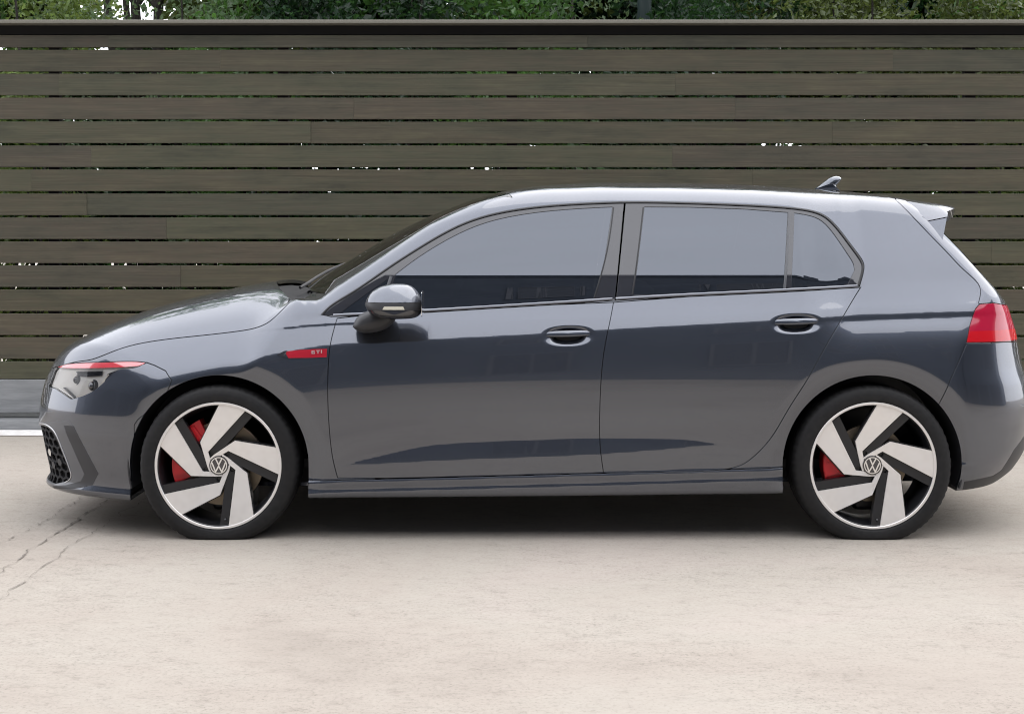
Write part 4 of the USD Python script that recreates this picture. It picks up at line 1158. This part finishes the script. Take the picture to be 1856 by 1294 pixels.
for sg in (1, -1):
    fl = (lambda t: t) if sg > 0 else flip_y
    ms_ = obj('door_mirror', fl(to_tm(mir ^ cube(.5, zl2_ - .0015))), 'black_gloss', CAR, smooth=35)
    obj('mirror_cap', fl(to_tm(mir ^ cube(zl1_ + .0015, 1.5))), 'grey_paint', ms_, smooth=35)
    mid_ = to_man(pillow(at_y([(928 + (a - 928), b) for a, b in curve([(661, 552), (671, 532), (695, 518), (722, 514.5), (746, 519), (761, 536), (766, 556), (760, 572), (738, 578), (700, 578), (672, 570), (661, 552)], 5)[:-1]], -1.0), -1.088, -.907, 25, 1.8, MC))
    obj('mirror_band', fl(to_tm(mid_ ^ cube(zl2_ - .001, zl1_ + .001))), 'black_plastic', ms_, smooth=35)
    ind = mir.scale((1, 1, 1)) ^ cube(zl2_ + .002, zl2_ + .0145) ^ m3.Manifold.cube((.18, .12, .3)).translate((at_y([(678, 0)], -1.0)[0, 0], -1.2, .8))
    obj('indicator', fl(to_tm(ind.translate((0, -.0022, 0)))), 'indicator', ms_, smooth=35)
    foot = pillow(at_y(curve([(640, 592), (648, 575), (668, 563), (700, 560), (718, 572), (706, 592), (684, 601), (655, 602), (640, 592)], 4)[:-1], -.9), -.985, -.82, 13, 3)
    obj('mirror_foot', fl(foot), 'black_plastic', ms_, smooth=35)
    gl = pillow(mo[:0] if False else np.array([(-.352, .90), (-.349, .90), (-.349, 1.0), (-.352, 1.0)]), -1.07, -.925, 9, 6)
    obj('mirror_glass', fl(gl), 'chrome', ms_, smooth=35)

# door handles: a hollow in the skin with a bar across it
def cup(k):
    hx, hz = HANDLES[k]
    nr_, nt = 15, 64
    P = np.asarray(cup_poly(k).exterior.coords)[:-1]
    nt = len(P)
    v = []
    for i in range(nr_):
        u = 1 - i / (nr_ - 1)
        q = np.array([hx, hz]) + (P - [hx, hz]) * max(u, .001)
        w = np.clip((1 - u) / .80, 0, 1); w = w * w * (3 - 2 * w)
        v.append(np.column_stack([q[:, 0], -Ytab.ev(q[:, 0], q[:, 1]) + .027 * w, q[:, 1]]))
    f = []
    for i in range(nr_ - 1):
        for a in range(nt):
            b_ = (a + 1) % nt
            f += [(i * nt + a, i * nt + b_, (i + 1) * nt + b_), (i * nt + a, (i + 1) * nt + b_, (i + 1) * nt + a)]
    t = trimesh.Trimesh(np.vstack(v), f, process=False)
    if t.face_normals[: nt, 1].mean() > 0: t.invert()
    return t
for k in (0, 1):
    hx, hz = HANDLES[k]
    u = np.linspace(-1, 1, 25)
    xo = hx + .111 * u
    up_ = hz + .030 * .111 * u + .010 + .0125 * np.sqrt(np.clip(1 - np.abs(u) ** 3, 0, 1))
    lo_ = hz + .030 * .111 * u + .006 - .0105 * np.sqrt(np.clip(1 - np.abs(u) ** 5, 0, 1)) + .004 * np.abs(u) ** 2
    o_ = np.vstack([np.column_stack([xo, up_])[::-1], np.column_stack([xo, lo_])[1:-1]])
    y_ = -float(Ytab.ev(hx, hz))
    bar = pillow(o_, -.010, .012, 13, 2.4)
    bv = bar.vertices.copy()
    bv[:, 1] += -Ytab.ev(bv[:, 0], np.full(len(bv), hz)) + .004 + .010 * ((bv[:, 0] - hx) / .111) ** 2 - (bv[:, 2] - hz) * -.30
    bar.vertices = bv
    c_ = cup(k)
    for sg in (1, -1):
        fl = (lambda t: t) if sg > 0 else flip_y
        d_ = DOORS['n' if sg > 0 else 'f'][k]
        obj('handle_cup', fl(c_), 'grey_paint', d_, smooth=50)
        obj('door_handle', fl(bar), 'grey_paint', d_, smooth=40)

# seals round the glasshouse and the strip along the belt
def flank_strip(px_pts, w, lift, n_=6):
    q = px_side(curve(px_pts, n_))
    n = body_grad(q); n /= np.linalg.norm(n, axis=1)[:, None]
    t = np.gradient(q, axis=0); t /= np.linalg.norm(t, axis=1)[:, None]
    s_ = np.cross(n, t)
    sec = [(-w / 2, -.004), (-w / 2, lift * .6), (-w * .25, lift), (w * .25, lift), (w / 2, lift * .6), (w / 2, -.004)]
    v = np.stack([q + s_ * a + n * b_ for a, b_ in sec], 1)
    m, k = len(q), 6
    f = []
    for i in range(m - 1):
        for a in range(k):
            b_ = (a + 1) % k
            f += [(i * k + a, i * k + b_, (i + 1) * k + b_), (i * k + a, (i + 1) * k + b_, (i + 1) * k + a)]
    f += [(0, a + 1, a) for a in range(1, k - 1)] + [((m - 1) * k, (m - 1) * k + a, (m - 1) * k + a + 1) for a in range(1, k - 1)]
    tm = trimesh.Trimesh(v.reshape(-1, 3), f, process=False)
    if tm.volume < 0: tm.invert()
    return tm
STRIPS = [('window_seal', [(584, 570), (600, 554.5), (640, 529.5), (700, 488.5), (760, 449.5), (830, 410.5), (900, 387.5), (1000, 373.5), (1120, 367.5), (1200, 367.5), (1350, 372.5), (1440, 378.5), (1484, 387.5), (1510, 406), (1543, 448), (1561.5, 475), (1563.5, 488), (1556, 517)], .0085, .003, 'rubber_seal'),
    ('belt_trim', [(604, 571.5), (650, 569.2), (770, 562.8), (900, 555.2), (1000, 549), (1110, 542)], .0105, .004, 'belt_trim'),
    ('belt_trim', [(1116, 541.6), (1250, 534), (1400, 526.8), (1554, 518.5)], .0105, .004, 'belt_trim'),
    ('pillar_strip', [(709, 501), (703, 520), (692, 562)], .012, .002, 'satin_dark'),
    ('glass_edge', [(1112, 376), (1100, 456), (1077, 540)], .006, .0015, 'rubber_seal'),
    ('glass_edge', [(1166, 376), (1155, 470), (1146, 534)], .006, .0015, 'rubber_seal'),
    ('glass_edge', [(1431, 385), (1428, 450), (1422, 524)], .010, .0025, 'satin_dark')]
for nm, pp, w_, l_, m_ in STRIPS:
    t_ = flank_strip(pp, w_, l_)
    for sg in (1, -1):
        obj(nm, t_ if sg > 0 else flip_y(t_), m_, CAR, smooth=35)

# red wing badge with its letters
bdg = px_side([(505, 643), (520, 637), (560, 633.5), (598, 632), (597, 650), (560, 650), (525, 650), (514, 647)])
bn = body_grad(bdg.mean(0)[None])[0]; bn /= np.linalg.norm(bn)
bp = flank_plate([(504, 643.5), (516, 638), (540, 635), (570, 633), (593, 632.5), (592, 647.5), (560, 648.5), (524, 649), (514, 647)], .0045, .006)
bt = flank_plate([(502, 643.5), (516, 637), (521, 636.3), (518, 641), (523, 649), (513, 647.5)], .006, .0062)
gti = []
for ch, xs_l in (('G', 565), ('T', 573.5), ('I', 582)):
    L = {'G': [(0, 0), (6.5, 0), (6.5, 2), (2, 2), (2, 7), (4.7, 7), (4.7, 5.4), (3.4, 5.4), (3.4, 3.9), (6.5, 3.9), (6.5, 9), (0, 9)], 'T': [(0, 0), (7, 0), (7, 2), (4.5, 2), (4.5, 9), (2.5, 9), (2.5, 2), (0, 2)], 'I': [(0, 0), (2.2, 0), (2.2, 9), (0, 9)]}[ch]
    gti.append(flank_plate([(xs_l + a * .9, 635.6 - (xs_l - 565) * .06 + b * .66) for a, b in L], .0062, .0022))
wingb = [p for p in CAR.GetChildren() if p.GetName() == 'wing']
for sg in (1, -1):
    fl = (lambda t: t) if sg > 0 else flip_y
    b_ = obj('badge', fl(bp), 'badge_red', CAR, smooth=False)
    obj('badge_tip', fl(bt), 'black_gloss', b_, smooth=False)
    lt = cat_(*gti)
    obj('lettering', lt if sg > 0 else flip_y(lt), 'lettering_grey', b_, smooth=False)

# roof aerial, spoiler, wipers
fin_ = pillow(at_y(curve([(1458, 349), (1478, 341), (1503, 323), (1518, 319.5), (1525, 325), (1516, 337), (1524, 349)], 5), 0.0), -.032, .032, 9, 2.4)
obj('aerial', fin_, 'grey_paint', CAR, smooth=35)
def sec_hull(pts): return m3.Manifold.hull_points(np.asarray(pts, float))
spo = []
yy_ = [-.585, -.57, -.40, -.2, 0, .2, .40, .57, .585]
def spo_sec(y):
    a = abs(y)
    k = min(max(0, (a - .40) / .15), 1)
    e = max(0, (a - .535) / .075)                 # the ends lean outwards and down
    tx = 1.945 - .03 * (a / .4) ** 2 - .060 * k ** 1.6
    zt_ = 1.353 - .006 * (a / .4) ** 2 - .010 * k - .048 * e
    z0 = ZC(1.60) - .042 * (a / .57) ** 2.3 + .001
    return [(1.60 + .02 * e, z0 - .016), (1.67 + .02 * e, ZC(1.67) - .042 * (a / .57) ** 2.3 + .000), (1.80, zt_ + .020), (tx - .012, zt_ + .003), (tx, zt_ - .006), (tx - .004, zt_ + .048 * e - .030 - .030 * k), (1.74, z0 - .085)]
ys_ = np.linspace(-.55, .55, 23)
secs = [np.array([(x, y, z) for x, z in spo_sec(y)]) for y in ys_]
v = np.vstack(secs); k = 7; f = []
for i in range(22):
    for j in range(k):
        jj = (j + 1) % k
        f += [(i * k + j, i * k + jj, (i + 1) * k + jj), (i * k + j, (i + 1) * k + jj, (i + 1) * k + j)]
f += [(0, j + 1, j) for j in range(1, k - 1)] + [(22 * k, 22 * k + j, 22 * k + j + 1) for j in range(1, k - 1)]
sm = trimesh.Trimesh(v, f, process=False)
if sm.volume < 0: sm.invert()
def p3(px, py, y):
    a = at_y([(px, py)], y)[0]
    return np.array([a[0], y, a[1]])
WE = [np.array([x, -.5505, z]) for x, z in spo_sec(.55)]
WEDGE = WE[:6] + [WE[6] + [0, 0, .01], p3(1718, 386, -.570), p3(1717, 393, -.602), p3(1662, 404, -.622), p3(1644, 385, -.602)]
wedge = to_tm(sec_hull(WEDGE))
sm = cat_(sm, wedge, flip_y(wedge))
spoiler = obj('spoiler', sm, 'grey_paint', CAR, smooth=24)
for sg in (1, -1):
    f0 = [p3(1664, 405.5, -.624), p3(1716, 395, -.606), p3(1706, 450, -.672)]
    wl = to_tm(sec_hull(f0 + [q * [1, 0, 1] + [0, -.56, 0] for q in f0]))
    obj('spoiler_fin', wl if sg > 0 else flip_y(wl), 'grey_paint', spoiler, smooth=False)
for (x0, y0, x1, y1) in ((-.93, -.30, -.72, .38), (-.90, .35, -.80, .62)):
    p = np.array([(x0 + (x1 - x0) * t, y0 + (y1 - y0) * t, 0) for t in np.linspace(0, 1, 9)])
    p[:, 2] = Ztab.ev(p[:, 0], np.abs(p[:, 1])) + .014
    obj('wiper', cat_(tube(p, .007, 8)), 'black_plastic', CAR)

# cabin
def seat(x, y, rear=False):
    w = .25 if not rear else .60
    cush = rbox(x - .27, x + .22, y - w, y + w, .36, .52, .06)
    bk = rbox(-.08, .08, -w, w, 0, .60, .06)
    bk.apply_transform(trimesh.transformations.rotation_matrix(math.radians(18), (0, 1, 0)))
    bk.apply_translation((x + .24, y, .46))
    s_ = obj('seat', cat_(cush, bk), 'seat_fabric', CAR)
    for hy in ((y,) if not rear else (y - .36, y + .36)):
        hd = rbox(-.045, .045, -.13, .13, 0, .17, .04)
        hd.apply_transform(trimesh.transformations.rotation_matrix(math.radians(12), (0, 1, 0)))
        hd.apply_translation((x + .44, hy, 1.09))
        obj('headrest', hd, 'seat_fabric', s_)
seat(.12, -.36); seat(.12, .36); seat(.98, 0, True)
obj('dashboard', rbox(-.80, -.42, -.66, .66, .55, .90, .06), 'interior_dark', CAR)
th = np.linspace(0, 2 * np.pi, 41)
sw = tube(np.stack([.06 * np.sin(th) * 0 - .30 + .07 * np.sin(th), .36 + .18 * np.cos(th), .88 + .17 * np.sin(th)], 1), .014, 10)
obj('steering_wheel', sw, 'interior_dark', CAR)
obj('floor', bx(-.95, 1.9, -.70, .70, .265, .30), 'interior_dark', CAR, smooth=False)
